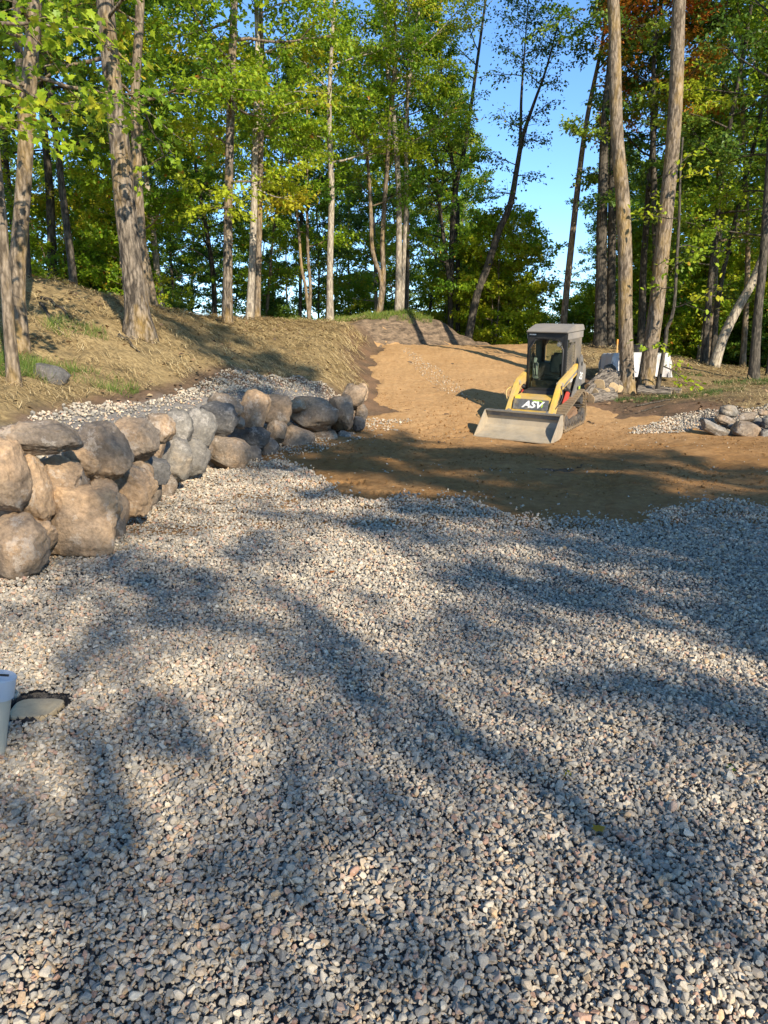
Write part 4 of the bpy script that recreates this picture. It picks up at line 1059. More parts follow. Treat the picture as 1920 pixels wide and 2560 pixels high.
# ---- woodland behind: a few grown trees, copied
def proto_tree(name, label, H, r0, limbs, leafn, size, hue, huev, leaf, bark, seed, group, cat='tree', elev=(0.1, .95), lean=0.05, sub=7, twig=6, shape=KITE, nst=1):
    r = np.random.default_rng(seed)
    root = empty(name, (0, 0, 0), label, cat, group)
    tm = MB(); bm_ = MB(); A = []
    for s in range(nst):
        path = branch_line(r, (r.normal(0, .1) * s, r.normal(0, .1) * s, -0.38), (r.normal(0, lean), r.normal(0, lean), 1), H * (1 - 0.15 * s), 14, 0.035, 0.02)
        rad = np.linspace(r0, 0.015, 15) ** 1.0
        path = resample(path, 18); rad = np.linspace(r0, 0.015, 18)
        trunk_geo(tm, path, rad, 9, 1.4, seed)
        A.append(crown(r, bm_, path, rad, limbs[0], limbs[1], limbs[2], limbs[3], leafn, elev, sub, twig, hue, huev))
    link('trunk', tm.mesh('trunk', M[bark], True), root)
    link('branches', bm_.mesh('branches', M[bark], True), root, kind='stuff')
    P = np.vstack([a[0] for a in A]); Ax = np.vstack([a[1] for a in A]); Tn = np.concatenate([a[2] for a in A])
    link('crown', leaf_mesh('crown', P, Ax, size * r.uniform(.65, 1.25, len(P)), Tn, shape, M[leaf], .5, r), root)
    return root

def copy_tree(root, loc, rz, sc, label=None, group=None):
    c = root.copy(); COL.objects.link(c)
    c.location = loc; c.rotation_euler = (0, 0, rz); c.scale = (sc, sc, sc)
    if label: c['label'] = label
    if group: c['group'] = group
    for ch in root.children:
        k = ch.copy(); COL.objects.link(k); k.parent = c
    return c

class Placer:
    def __init__(self, protos): self.p = protos; self.used = [False] * len(protos)
    def put(self, i, x, y, rz, sc, label=None, group=None):
        z = float(hground(np.array([x]), np.array([y]))[0])
        if not self.used[i]:
            self.used[i] = True
            o = self.p[i]; o.location = (x, y, z); o.rotation_euler = (0, 0, rz); o.scale = (sc, sc, sc)
            if label: o['label'] = label
            if group: o['group'] = group
            return o
        return copy_tree(self.p[i], (x, y, z), rz, sc, label, group)

G_W = 'woodland trees behind the clearing'
L_W = 'woodland tree with a slim trunk among the dense stand behind the clearing'
wood = Placer([
    proto_tree('woodland_tree', 'woodland tree with a dark slim trunk and mid green crown in the dense stand', 15, .13, (.22, .97, 22, 3.0), 23, .125, .52, .22, 'leaf', 'bark_dark', 801, G_W),
    proto_tree('woodland_tree', 'woodland tree with a dark trunk and deep green crown in the dense stand', 14, .11, (.28, .97, 20, 2.8), 23, .125, .48, .22, 'leaf_dark', 'bark_dark', 802, G_W),
    proto_tree('woodland_tree', 'woodland tree with a stout brown trunk and mid green crown in the dense stand', 16, .15, (.30, .97, 22, 3.2), 22, .13, .55, .22, 'leaf', 'bark', 803, G_W),
    proto_tree('woodland_tree', 'woodland tree with a thin brown stem and bright green low crown in the dense stand', 13, .09, (.18, .97, 20, 2.4), 23, .12, .60, .2, 'leaf', 'bark', 804, G_W),
    proto_tree('woodland_tree', 'woodland tree with a pale grey trunk and yellowing crown in the dense stand', 14, .12, (.25, .97, 20, 2.7), 22, .125, .60, .28, 'leaf', 'bark_pale', 805, G_W),
    proto_tree('woodland_tree', 'woodland tree with a stout dark trunk and deep green high crown in the dense stand', 15, .14, (.36, .97, 18, 3.0), 22, .13, .50, .22, 'leaf_dark', 'bark_dark', 806, G_W)])
G_U = 'understory bushes'
L_U = 'leafy understory bush growing between the woodland trunks'
bush = Placer([
    proto_tree('bush', 'mid green knee to head high bush between the woodland trunks', 3.2, .03, (.08, .98, 12, 1.3), 18, .115, .50, .2, 'leaf', 'bark_dark', 811, G_U, 'bush', (0.0, .8), .1, 5, 4, KITE, 2),
    proto_tree('bush', 'tall bright green bush between the woodland trunks', 4.5, .035, (.10, .98, 14, 1.6), 18, .115, .62, .2, 'leaf', 'bark', 812, G_U, 'bush', (0.0, .8), .1, 5, 4, KITE, 2),
    proto_tree('bush', 'low dark green bush between the woodland trunks', 2.2, .025, (.05, .98, 11, 1.1), 18, .115, .45, .2, 'leaf_dark', 'bark_dark', 813, G_U, 'bush', (0.0, .8), .1, 5, 4, KITE, 2)])
sunny = Placer([
    proto_tree('bush', 'sunlit yellow green bush beyond the crest of the sand drive', 5.5, .04, (.06, .98, 16, 1.9), 22, .12, .58, .22, 'leaf_yellow', 'bark', 821, 'sunlit bushes beyond the drive', 'bush', (0.0, .8), .1, 6, 4, KITE, 2)])

rp = np.random.default_rng(55)
placed = []
def free(x, y, dmin):
    return all((x - a) ** 2 + (y - b_) ** 2 > dmin * dmin for a, b_ in placed)
def in_gap(x, y):
    t = x / y
    return 0.115 < t < 0.30
n = 0; tries = 0
while n < 66 and tries < 6000:
    tries += 1
    y = rp.uniform(24.5, 58); x = rp.uniform(-0.62, 0.66) * y
    if in_gap(x, y) or not free(x, y, 1.9 if y < 40 else 2.3): continue
    if y < 30 and -1.5 < x < 7.5: continue
    if y < 27 and -5 < x < 0: continue
    if -0.09 < x / y < -0.04 and y < 45: continue
    placed.append((x, y)); n += 1
    wood.put(int(rp.integers(0, 6)), x, y, rp.uniform(0, 6.28), rp.uniform(.82, 1.12))
for (x, y, i) in [(-9.5, 17.5, 0), (-8.2, 20.5, 1), (-11.5, 20, 2), (-6.6, 22.5, 3), (-13.5, 17, 1), (-10, 23.5, 5), (13.5, 22.5, 0), (14.8, 25.5, 5), (12.6, 20.6, 3), (11.8, 28.5, 4)]:
    placed.append((x, y)); wood.put(i, x, y, rp.uniform(0, 6.28), rp.uniform(.9, 1.1))
n = 0; tries = 0
while n < 84 and tries < 5000:
    tries += 1
    y = rp.uniform(23, 44); x = rp.uniform(-0.62, 0.64) * y
    if -4.5 < x < 6 and y < 30.5: continue
    if y < 26.5 and -12 < x < 9.5 and not (x < -7.5): continue
    if in_gap(x, y) and y < 36: continue
    n += 1
    bush.put(int(rp.integers(0, 3)), x, y, rp.uniform(0, 6.28), rp.uniform(.7, 1.25))
for (u, y, sc) in [(1222, 30, 1.0), (1262, 31.5, 1.1), (1190, 31, .8), (1120, 34, .9), (1180, 36, 1.0), (1235, 35, 1.0), (1275, 37, .95), (1330, 40, .8), (1215, 40, 1.25), (1395, 36, .75), (1440, 34, .7), (1465, 33, .7), (1600, 32, .9), (1690, 31, .9), (1730, 30, .9), (1830, 30, 1.0), (1905, 30, 1.0), (1560, 36, .9), (1770, 34, 1.1)]:
    sunny.put(0, (u - 960) / FPX * y * 1.02, y, rp.uniform(0, 6.28), sc)

# ---- trees standing outside the picture, behind the viewpoint: they shade the gravel
G_S = 'trees behind the viewpoint'
L_S = 'leafy tree standing outside the picture that shades the gravel'
sunh = np.array([sun_to.x, sun_to.y, sun_to.z])
def shade(px, py, hz, i, sc, rz):
    """tree whose crown centre, hz above ground, throws its shade on (px, py)"""
    q = np.array([px, py, 0]) + sunh * (hz / sunh[2])
    wood.put(i, float(q[0]), float(q[1]), rz, sc, L_S, G_S)
def shade_cs(c, s, i, sc, rz, pl=None, zs=1.0):
    """c across the sun's direction, s along it (metres from the viewpoint)"""
    x = 0.88 * c - 0.47 * s; y = 0.47 * c + 0.88 * s
    o = (pl or wood).put(i, x, y, rz, sc, L_S, G_S)
    o.scale = (sc, sc, sc * zs)
airy = Placer([proto_tree('woodland_tree', L_S, 13, .10, (.25, .97, 17, 2.5), 6, .14, .5, .2, 'leaf', 'bark', 831, G_S)])
for a in [(4.1, -14, 0, 1.0, 0.3), (6.4, -15, 5, .92, 2.9), (9.0, -16, 2, .84, 1.2), (11.8, -16, 1, .95, 2.2), (5.2, -9.5, 3, .85, 1), (3.7, -13, 3, .8, 1.0)]:
    shade_cs(*a)
shade_cs(0.15, -10, 0, .74, 4.0, airy, 1.0)
shade_cs(1.5, -12.5, 0, .95, 4.0, airy, 1.0)
shade_cs(5.0, -12, 2, .85, 1.0, wood, 1.5)

# ------------------------------------------------------------------ compact track loader
M['yellow'] = simple('dusty_yellow_paint', (0.58, 0.365, 0.06), 0.48, 0, 0.18, 5, 0.08, 0.003, (0.40, 0.30, 0.17), 0.42)
M['yellow_bright'] = simple('yellow_paint', (0.72, 0.52, 0.04), 0.42, 0, 0.1, 5, 0.05, 0.002, (0.45, 0.36, 0.2), 0.2)
M['grey_paint'] = simple('dusty_grey_paint', (0.12, 0.115, 0.105), 0.6, 0, 0.2, 6, 0.1, 0.003, (0.30, 0.25, 0.18), 0.5)
M['roof_paint'] = simple('sun_bleached_grey_paint', (0.20, 0.18, 0.155), 0.65, 0, 0.15, 4, 0.05, 0.003, (0.29, 0.245, 0.19), 0.4)
M['guard'] = simple('dusty_guard_steel', (0.10, 0.088, 0.07), 0.6, 0, 0.2, 5, 0.08, 0.003, (0.24, 0.19, 0.13), 0.45)
M['black_paint'] = simple('black_paint', (0.018, 0.017, 0.016), 0.45, 0, 0.3, 6, 0.08, 0.002, (0.07, 0.058, 0.042), 0.2)
M['rubber'] = simple('dusty_rubber', (0.075, 0.060, 0.045), 0.85, 0, 0.3, 9, 0.3, 0.006, (0.27, 0.19, 0.10), 0.8)
M['wheel'] = simple('muddy_wheel', (0.055, 0.052, 0.048), 0.6, 0, 0.3, 9, 0.2, 0.004, (0.17, 0.13, 0.085), 0.35)
M['steel'] = simple('worn_bucket_steel', (0.30, 0.26, 0.195), 0.5, 0.05, 0.3, 7, 0.15, 0.004, (0.42, 0.33, 0.21), 0.6)
M['rust'] = simple('orange_undercarriage', (0.22, 0.12, 0.06), 0.8, 0, 0.3, 9, 0.2, 0.004, (0.20, 0.14, 0.09), 0.4)
M['seat'] = simple('green_black_vinyl', (0.035, 0.042, 0.036), 0.5, 0, 0.2, 8, 0.05)
M['white'] = simple('white_print', (0.72, 0.70, 0.64), 0.55, 0, 0.12, 30, 0)
M['lime'] = simple('lime_print', (0.42, 0.55, 0.03), 0.5, 0, 0.1, 30, 0)
M['red'] = simple('red_label', (0.42, 0.055, 0.035), 0.5, 0, 0.1, 20, 0)
M['camo'] = simple('scuffed_dark_decal', (0.10, 0.098, 0.09), 0.5, 0, 0.5, 11, 0.05, 0.002, (0.33, 0.24, 0.10), 0.25)
M['pale_plastic'] = simple('pale_plastic', (0.42, 0.40, 0.34), 0.5, 0, 0.15, 12, 0)
M['chrome'] = simple('bright_metal', (0.62, 0.60, 0.56), 0.22, 0.9, 0.1, 12, 0)
gm, nt, b, out = new_mat('cab_glass')
tb = N(nt, 'ShaderNodeBsdfTransparent'); tb.inputs[0].default_value = (0.80, 0.86, 0.82, 1)
gb = N(nt, 'ShaderNodeBsdfGlossy', inp={'Roughness': 0.06})
mx = N(nt, 'ShaderNodeMixShader', inp={0: 0.03}); nt.links.new(tb.outputs[0], mx.inputs[1]); nt.links.new(gb.outputs[0], mx.inputs[2]); nt.links.new(mx.outputs[0], out.inputs[0])
M['glass'] = gm

class BB:
    """bmesh builder with bevelled boxes and prisms"""
    def __init__(self): self.bm = bmesh.new()
    def box(self, c, s, rot=(0, 0, 0), bev=0.0):
        b_ = bmesh.new(); bmesh.ops.create_cube(b_, size=1.0)
        bmesh.ops.scale(b_, vec=s, verts=b_.verts)
        if bev: bmesh.ops.bevel(b_, geom=list(b_.edges), offset=min(bev, min(s) * 0.4), segments=2, affect='EDGES')
        bmesh.ops.transform(b_, matrix=Matrix.Translation(c) @ Euler(rot).to_matrix().to_4x4(), verts=b_.verts)
        self._join(b_); return self
    def prism(self, prof, a, b, axis='X', bev=0.0):
        b_ = bmesh.new(); ring = []
        for e in (a, b):
            vs = []
            for p, q in prof:
                vs.append(b_.verts.new({'X': (e, p, q), 'Y': (p, e, q), 'Z': (p, q, e)}[axis]))
            ring.append(vs)
        n = len(prof)
        b_.faces.new(ring[0]); b_.faces.new(list(reversed(ring[1])))
        for i in range(n): b_.faces.new((ring[0][(i + 1) % n], ring[0][i], ring[1][i], ring[1][(i + 1) % n]))
        bmesh.ops.recalc_face_normals(b_, faces=b_.faces)
        if bev: bmesh.ops.bevel(b_, geom=list(b_.edges), offset=bev, segments=2, affect='EDGES', clamp_overlap=True)
        self._join(b_); return self
    def cyl(self, c, r, L, axis='X', seg=20, r2=None, bev=0.0):
        b_ = bmesh.new(); bmesh.ops.create_cone(b_, cap_ends=True, segments=seg, radius1=r, radius2=r if r2 is None else r2, depth=L)
        if bev: bmesh.ops.bevel(b_, geom=[e for e in b_.edges if not e.is_manifold or e.calc_face_angle(0) > 1], offset=bev, segments=2, affect='EDGES')
        rt = {'X': (0, R(90), 0), 'Y': (R(-90), 0, 0), 'Z': (0, 0, 0)}[axis] if isinstance(axis, str) else axis
        bmesh.ops.transform(b_, matrix=Matrix.Translation(c) @ Euler(rt).to_matrix().to_4x4(), verts=b_.verts)
        self._join(b_); return self
    def bar(self, p, q, r, seg=8):
        p = Vector(p); q = Vector(q); d = q - p
        b_ = bmesh.new(); bmesh.ops.create_cone(b_, cap_ends=True, segments=seg, radius1=r, radius2=r, depth=d.length)
        bmesh.ops.transform(b_, matrix=Matrix.Translation((p + q) / 2) @ d.to_track_quat('Z', 'Y').to_matrix().to_4x4(), verts=b_.verts)
        self._join(b_); return self
    def _join(self, b_):
        me = bpy.data.meshes.new('tmp'); b_.to_mesh(me); b_.free(); self.bm.from_mesh(me); bpy.data.meshes.remove(me)
    def done(self, name, mat, parent, label=None, smooth=False):
        me = bpy.data.meshes.new(name); self.bm.to_mesh(me); self.bm.free()
        for m in (mat if isinstance(mat, list) else [mat]): me.materials.append(m)
        if smooth:
            me.polygons.foreach_set('use_smooth', [True] * len(me.polygons))
        return link(name, me, parent, label)

def text_mesh(name, body, size, mat, parent, mtx, shear=0.0, ext=0.002, label=None, bold=0.0):
    cu = bpy.data.curves.new('lettering', 'FONT'); cu.body = body; cu.size = size; cu.shear = shear; cu.extrude = ext; cu.offset = bold
    cu.align_x = 'CENTER'; cu.align_y = 'CENTER'
    to = bpy.data.objects.new('lettering_tmp', cu); COL.objects.link(to)
    dg = bpy.context.evaluated_depsgraph_get(); me = bpy.data.meshes.new_from_object(to.evaluated_get(dg))
    bpy.data.objects.remove(to); bpy.data.curves.remove(cu)
    me.transform(mtx); me.name = name
    me.materials.clear(); me.materials.append(mat)
    return link(name, me, parent, label)

def loader():
    th = R(32)
    fx, fy = -math.sin(th), -math.cos(th)
    lip = at(1279, 1096, 13.45)
    ox, oy = lip[0] - 1.70 * fx, 13.45 - 1.70 * fy
    root = empty('track_loader', (ox, oy, LOADER_Z), 'dusty yellow and black compact track loader with lowered bucket on the sand', 'loader')
    root.rotation_euler = (R(4.7), R(2.2), -th)
    # tracks ------------------------------------------------------------
    def hull_loop():
        circ = [(-0.50, 0.19, 0.17), (0.50, 0.19, 0.17), (0.40, 0.47, 0.19)]
        pts = np.array([(cy + r_ * math.cos(t), cz + r_ * math.sin(t)) for cy, cz, r_ in circ for t in np.linspace(0, 6.283, 72, endpoint=False)])
        p = sorted(map(tuple, pts))
        def half(ps):
            h = []
            for q in ps:
                while len(h) > 1 and (h[-1][0] - h[-2][0]) * (q[1] - h[-2][1]) - (h[-1][1] - h[-2][1]) * (q[0] - h[-2][0]) <= 0: h.pop()
                h.append(q)
            return h
        lo = half(p); hi = half(p[::-1]); hp = np.array(lo[:-1] + hi[:-1] + [lo[0]])
        d = np.concatenate([[0], np.cumsum(np.linalg.norm(np.diff(hp, axis=0), axis=1))])
        n = 216; s = np.linspace(0, d[-1], n, endpoint=False)
        return np.column_stack([np.interp(s, d, hp[:, 0]), np.interp(s, d, hp[:, 1])])
    lp = hull_loop(); n = len(lp)
    tg = np.roll(lp, -1, 0) - np.roll(lp, 1, 0); tg /= np.linalg.norm(tg, axis=1)[:, None]
    nm = np.column_stack([tg[:, 1], -tg[:, 0]])            # outward
    for sx in (-1, 1):
        x0, x1 = (0.34, 0.61) if sx > 0 else (-0.61, -0.34)
        mb = MB()
        lug = (np.arange(n) % 6 < 3).astype(float)
        outr = lp + nm * (0.008 + 0.030 * lug)[:, None]; inr = lp - nm * 0.018
        V = []
        for prof, x in ((outr, x0), (outr, x1), (inr, x1), (inr, x0)):
            V.append(np.column_stack([np.full(n, x), prof[:, 0], prof[:, 1]]))
        V = np.vstack(V); i = np.arange(n); j = (i + 1) % n
        Q = []
        for a, b_ in ((0, 1), (1, 2), (2, 3), (3, 0)):
            Q.append(np.column_stack([a * n + i, a * n + j, b_ * n + j, b_ * n + i]))
        mb.add(V, np.vstack(Q))
        # drive lugs inside the belt
        for k in range(0, n, 4):
            p = lp[k] - nm[k] * 0.035; t = tg[k] * 0.012; q = nm[k] * 0.02; xm = (x0 + x1) / 2
            c8 = [np.array([xm + a * 0.11, *(p + b_ * t + c_ * q)]) for a in (-1, 1) for b_ in (-1, 1) for c_ in (-1, 1)]
            mb.add(c8, [(0, 1, 3, 2), (4, 6, 7, 5), (0, 4, 5, 1), (2, 3, 7, 6), (0, 2, 6, 4), (1, 5, 7, 3)])
        tr = link('track', mb.mesh('track', M['rubber']), root)
        xm = (x0 + x1) / 2
        for (cy, cz, r_) in [(-0.50, 0.175, .135), (-0.28, .125, .085), (-0.09, .125, .085), (0.10, .125, .085), (0.29, .125, .085), (0.50, .175, .135)]:
            bb = BB()
            for xo in (-0.085, 0.085): bb.cyl((xm + xo, cy, cz), r_, 0.07, 'X', 22, bev=0.008); bb.cyl((xm + xo + sx * .04, cy, cz), r_ * 0.45, 0.02, 'X', 12)
            bb.done('road_wheel', M['wheel'], tr)
        bb = BB(); bb.cyl((xm, 0.40, 0.47), 0.075, 0.22, 'X', 16)
        for k in range(10):
            a = k * 0.628; bb.bar((xm - .1, 0.40 + .125 * math.cos(a), .47 + .125 * math.sin(a)), (xm + .1, 0.40 + .125 * math.cos(a), .47 + .125 * math.sin(a)), .014, 6)
        bb.cyl((xm - sx * .1, .40, .47), .14, .015, 'X', 20); bb.done('drive_sprocket', M['wheel'], tr)
        bb = BB(); bb.prism([(-.46, .16), (.46, .16), (.40, .24), (.22, .38), (.10, .30), (-.36, .22)], xm - .05, xm + .05, 'X', .01)
        bb.box((xm + sx * .07, -.02, .26), (.04, .5, .05), (R(14), 0, 0), .008); bb.done('track_frame', M['rust'], tr)
    # body ---------------------------------------------------------------
    bb = BB(); bb.prism([(-.62, .22), (.78, .22), (.86, .40), (.86, .72), (-.40, .72), (-.62, .55)], -.33, .33, 'X', .015); bb.done('chassis', M['black_paint'], root)
    bb = BB(); bb.prism([(.55, .72), (1.02, .72), (1.05, 1.02), (.98, 1.16), (.55, 1.16)], -.44, .44, 'X', .03); bb.done('engine_cover', M['grey_paint'], root)
    # front hood and decal plate
    bb = BB(); bb.prism([(-.86, .36), (-.82, .36), (-.74, .64), (-.12, .70), (-.12, .64), (-.70, .58), (-.78, .40)], -.365, .365, 'X', .008)
    bb.prism([(-.88, .34), (-.80, .34), (-.79, .42), (-.87, .42)], -.37, .37, 'X', .008)
    hood = bb.done('front_hood', M['yellow'], root)
    tilt = math.atan2(.12, .30)
    Mx = Matrix.Translation((0, -.830, .515)) @ Matrix.Rotation(R(90) - tilt * 0.85, 4, 'X')
    bb = BB(); bb.box((0, 0, 0.004), (.70, .20, .012), (0, 0, 0), .012); bb.bm.transform(Mx); bb.done('decal_plate', M['camo'], hood)
    text_mesh('lettering', 'ASV', .175, M['white'], hood, Mx @ Matrix.Translation((0.03, -.004, .013)) @ Matrix.Diagonal((1.25, 1, 1, 1)), .3, .002, 'white slanted maker lettering on the front plate', .006)
    sw = MB(); a_ = np.linspace(-.9, 1.5, 14)
    arc = np.column_stack([.20 + .045 * np.cos(a_), .012 + .075 * np.sin(a_)]); arc2 = np.column_stack([.195 + .028 * np.cos(a_), .012 + .058 * np.sin(a_)])
    swp = np.vstack([np.column_stack([arc, np.full(14, .0145)]), np.column_stack([arc2, np.full(14, .0145)])])
    swp = np.array([Mx @ Vector(p) for p in swp]); sw.add(swp, [(k, k + 1, 15 + k, 14 + k) for k in range(13)])
    tl = np.array([Mx @ Vector(p) for p in ((.02, .088, .0145), (.20, .088, .0145), (.20, .070, .0145), (.04, .074, .0145))]); sw.add(tl, [(0, 1, 2, 3)])
    link('swoosh', sw.mesh('swoosh', M['lime']), hood)
    bb = BB(); bb.box((-.29, -.770, .62), (.11, .012, .10), (R(-15), 0, 0), .004); bb.done('yellow_warning_label', M['yellow_bright'], hood)
    # grille comb under the hood
    bb = BB()
    for k in range(18): bb.box((-.20 + k * .024, -.93, .33), (.012, .03, .07), (0, 0, 0), 0)
    bb.box((0, -.92, .295), (.62, .05, .03), (0, 0, 0), .005); bb.done('coupler_comb', M['steel'], root)
    # lift arms ------------------------------------------------------------
    for sx in (-1, 1):
        xo = sx * .425
        bb = BB(); bb.prism([(.50, 1.00), (.56, 1.08), (.50, 1.18), (.40, 1.18), (-.46, .94), (-.58, .86), (-.98, .36), (-.94, .27), (-.80, .27), (-.46, .73), (-.36, .79)], xo - .045, xo + .045, 'X', .012)
        arm = bb.done('lift_arm', M['yellow'], root)
        bb = BB(); bb.prism([(.36, 1.08), (-.30, .89), (-.40, .83), (-.36, .82), (.36, 1.025)], xo + sx * .046, xo + sx * .050, 'X'); bb.done('arm_stripe', M['grey_paint'], arm)
        bb = BB(); bb.cyl((xo, -.47, .87), .045, .13, 'X', 14, bev=.008); bb.cyl((xo, -.88, .36), .045, .14, 'X', 14, bev=.008); bb.done('pivot_pin', M['steel'], arm)
        bb = BB(); bb.prism([(.00, .56), (.44, .56), (.60, .92), (.58, 1.26), (.50, 1.36), (.42, 1.30), (.34, 1.00)], sx * .478, sx * .512, 'X', .008)
        tw = bb.done('tower_plate', M['grey_paint'], root)
        bb = BB(); bb.cyl((sx * .514, .49, 1.18), .04, .012, 'X', 16); bb.cyl((sx * .514, .32, .72), .035, .012, 'X', 16); bb.done('bushing', M['black_paint'], tw)
        if sx > 0:
            Ms = Matrix.Translation((.516, .46, .94)) @ Matrix.Rotation(R(90), 4, 'Z') @ Matrix.Rotation(R(90), 4, 'X') @ Matrix.Rotation(R(-14), 4, 'Z')
            text_mesh('lettering', '25', .19, M['white'], tw, Ms, .2, .0015, 'white number on the tower plate', .004)
            bb = BB(); bb.box((.516, .42, .72), (.004, .09, .05), (0, 0, 0), 0); bb.done('tower_label', M['lime'], tw)
            Ms = Matrix.Translation((.476, .02, .895)) @ Matrix.Rotation(R(90), 4, 'Z') @ Matrix.Rotation(R(90), 4, 'X') @ Matrix.Rotation(R(13), 4, 'Z')
            text_mesh('lettering', 'ASV', .075, M['white'], arm, Ms, .3, .001, None, .002)
        # lift cylinder and lower link
        bb = BB(); bb.bar((sx * .425, .30, .58), (sx * .425, -.16, .76), .045, 12); cy = bb.done('lift_cylinder', M['black_paint'], root)
        bb = BB(); bb.bar((sx * .425, -.14, .75), (sx * .425, -.42, .845), .022, 10); bb.done('piston_rod', M['chrome'], cy)
        bb = BB(); bb.prism([(-.34, .50), (-.02, .54), (.06, .70), (-.14, .70)], sx * .435, sx * .46, 'X', .006); bb.done('warning_label_panel', M['red'], root)
    # hoses on the knee
    bb = MB()
    for k, dx in enumerate((-.02, .02)):
        t = np.linspace(0, 1, 12)
        P = np.column_stack([.45 + dx + .05 * np.sin(t * 3.1), -.55 - .25 * t + .10 * np.sin(t * 3.1), .86 - .40 * t])
        bb.tube(P, np.full(12, .010), 6)
    link('hydraulic_hose', bb.mesh('hydraulic_hose', M['black_paint'], True), root)
    bb = MB(); t = np.linspace(0, 1, 14); P = np.column_stack([np.full(14, -.48) - .09 * np.sin(t * 3.14), -.56 - .20 * t, .80 - .28 * t + .05 * np.sin(t * 3.14)]); bb.tube(P, np.full(14, .012), 6)
    link('grab_loop', bb.mesh('grab_loop', M['yellow'], True), root)
    # cab ------------------------------------------------------------------
    W, Y0, Y1, Z0, Z1 = .365, -.12, .74, .74, 1.86
    bb = BB()
    for sx in (-1, 1):
        bb.prism([(Y0, Z0), (Y0 + .055, Z0), (Y0 + .065, Z1), (Y0, Z1)], sx * W - .03, sx * W + .03, 'X', .006)
        bb.prism([(Y1 - .06, Z0), (Y1, Z0), (Y1, Z1), (Y1 - .06, Z1)], sx * W - .03, sx * W + .03, 'X', .006)
        bb.box((sx * W, (Y0 + Y1) / 2, Z1 - .03), (.055, Y1 - Y0 - .1, .055), (0, 0, 0), .006)
    bb.box((0, Y0 + .03, Z1 - .055), (2 * W - .05, .05, .115), (0, 0, 0), .006)
    bb.box((0, Y1 - .03, Z1 - .05), (2 * W - .05, .05, .09), (0, 0, 0), .006)
    bb.box((0, Y1 - .02, .98), (2 * W - .05, .03, .48), (0, 0, 0), .006)
    for sx in (-1, 1):                               # slanted upper corners of the door opening
        bb.prism([(sx * .36, 1.78), (sx * .36, 1.56), (sx * .34, 1.56), (sx * .22, 1.78)], Y0 + .004, Y0 + .045, 'Y')
        bb.prism([(sx * .36, 1.78), (sx * .36, 1.55), (sx * .33, 1.55), (sx * .20, 1.78)], Y1 - .05, Y1 - .012, 'Y')
    bb.box((0, Y0 + .02, .78), (2 * W, .06, .08), (0, 0, 0), .008)
    bb.box((0, .30, .76), (2 * W - .04, .85, .04), (0, 0, 0), .004)
    cab = bb.done('cab', M['black_paint'], root); cab.location = (0, 0, -.07)
    # door frame standing slightly proud
    fr = MB(); loop = [(-.345, Y0 - .022, .80), (-.345, Y0 - .022, 1.55), (-.22, Y0 - .022, 1.735), (.22, Y0 - .022, 1.735), (.335, Y0 - .022, 1.55), (.335, Y0 - .022, .86), (.30, Y0 - .022, .80), (-.345, Y0 - .022, .80)]
    fr.tube(np.array(loop), np.full(len(loop), .017), 8); link('door_frame', fr.mesh('door_frame', M['black_paint'], True), cab)
    bb = BB(); bb.prism([(-.32, .82), (.31, .82), (.31, 1.54), (.20, 1.72), (-.20, 1.72), (-.32, 1.54)], Y0 - .018, Y0 - .012, 'Y'); bb.done('door_glass', M['glass'], cab)
    bb = BB(); bb.prism([(-.31, 1.20), (.31, 1.20), (.31, 1.56), (.19, 1.77), (-.19, 1.77), (-.31, 1.56)], Y1 - .012, Y1 - .006, 'Y'); bb.done('rear_glass', M['glass'], cab)
    # roof with sloped visor
    bb = BB(); bb.prism([(Y0 - .06, 1.865), (Y1 + .10, 1.865), (Y1 + .12, 1.90), (Y1 + .04, 1.985), (.30, 2.00), (.10, 1.965), (Y0 - .07, 1.885)], -.41, .41, 'X', .010)
    roof = bb.done('roof', M['roof_paint'], cab)
    bb = BB(); bb.box((0.405, .34, 1.80), (.012, .90, .12), (0, 0, 0), .003); bb.box((-.405, .34, 1.80), (.012, .90, .12), (0, 0, 0), .003); bb.done('roof_skirt', M['roof_paint'], roof)
    # side guards: steel sheet with punched slats
    for sx in (-1, 1):
        x = sx * (W + .032)
        gd = BB()
        gd.box((x, .66, 1.30), (.012, .16, 1.08), (0, 0, 0), .002); gd.box((x, .30, 1.74), (.012, .60, .12), (0, 0, 0), .002); gd.box((x, .30, .90), (.012, .60, .28), (0, 0, 0), .002); gd.box((x, .47, 1.36), (.012, .24, .66), (0, 0, 0), .002)
        g = gd.done('side_guard', M['guard'], cab)
        for k in range(11):
            bb = BB(); bb.box((x, .12, 1.08 + k * .055), (.010, .46, .016), (R(32), 0, 0), 0); bb.done('guard_slat', M['guard'], g)
        ms = BB()
        for k in range(7): ms.bar((x - sx * .01, -.06 + k * .045, 1.02), (x - sx * .01, -.06 + k * .045, 1.70), .004, 5)
        for k in range(14): ms.bar((x - sx * .01, -.07, 1.03 + k * .05), (x - sx * .01, .24, 1.03 + k * .05), .004, 5)
        ms.done('mesh_screen', M['black_paint'], g)
    # lamp
    bb = BB(); bb.cyl((.275, Y0 - .06, 1.66), .048, .05, 'Y', 20, bev=.006); lamp = bb.done('work_lamp', M['black_paint'], cab)
    bb = BB(); bb.cyl((.275, Y0 - .088, 1.66), .042, .012, 'Y', 20); bb.cyl((.275, Y0 - .096, 1.66), .014, .012, 'Y', 12); bb.done('lamp_lens', M['chrome'], lamp)
    bb = BB(); bb.box((-.29, Y0 - .006, 1.825), (.13, .008, .022), (0, 0, 0), 0); bb.done('roof_label', M['white'], cab)
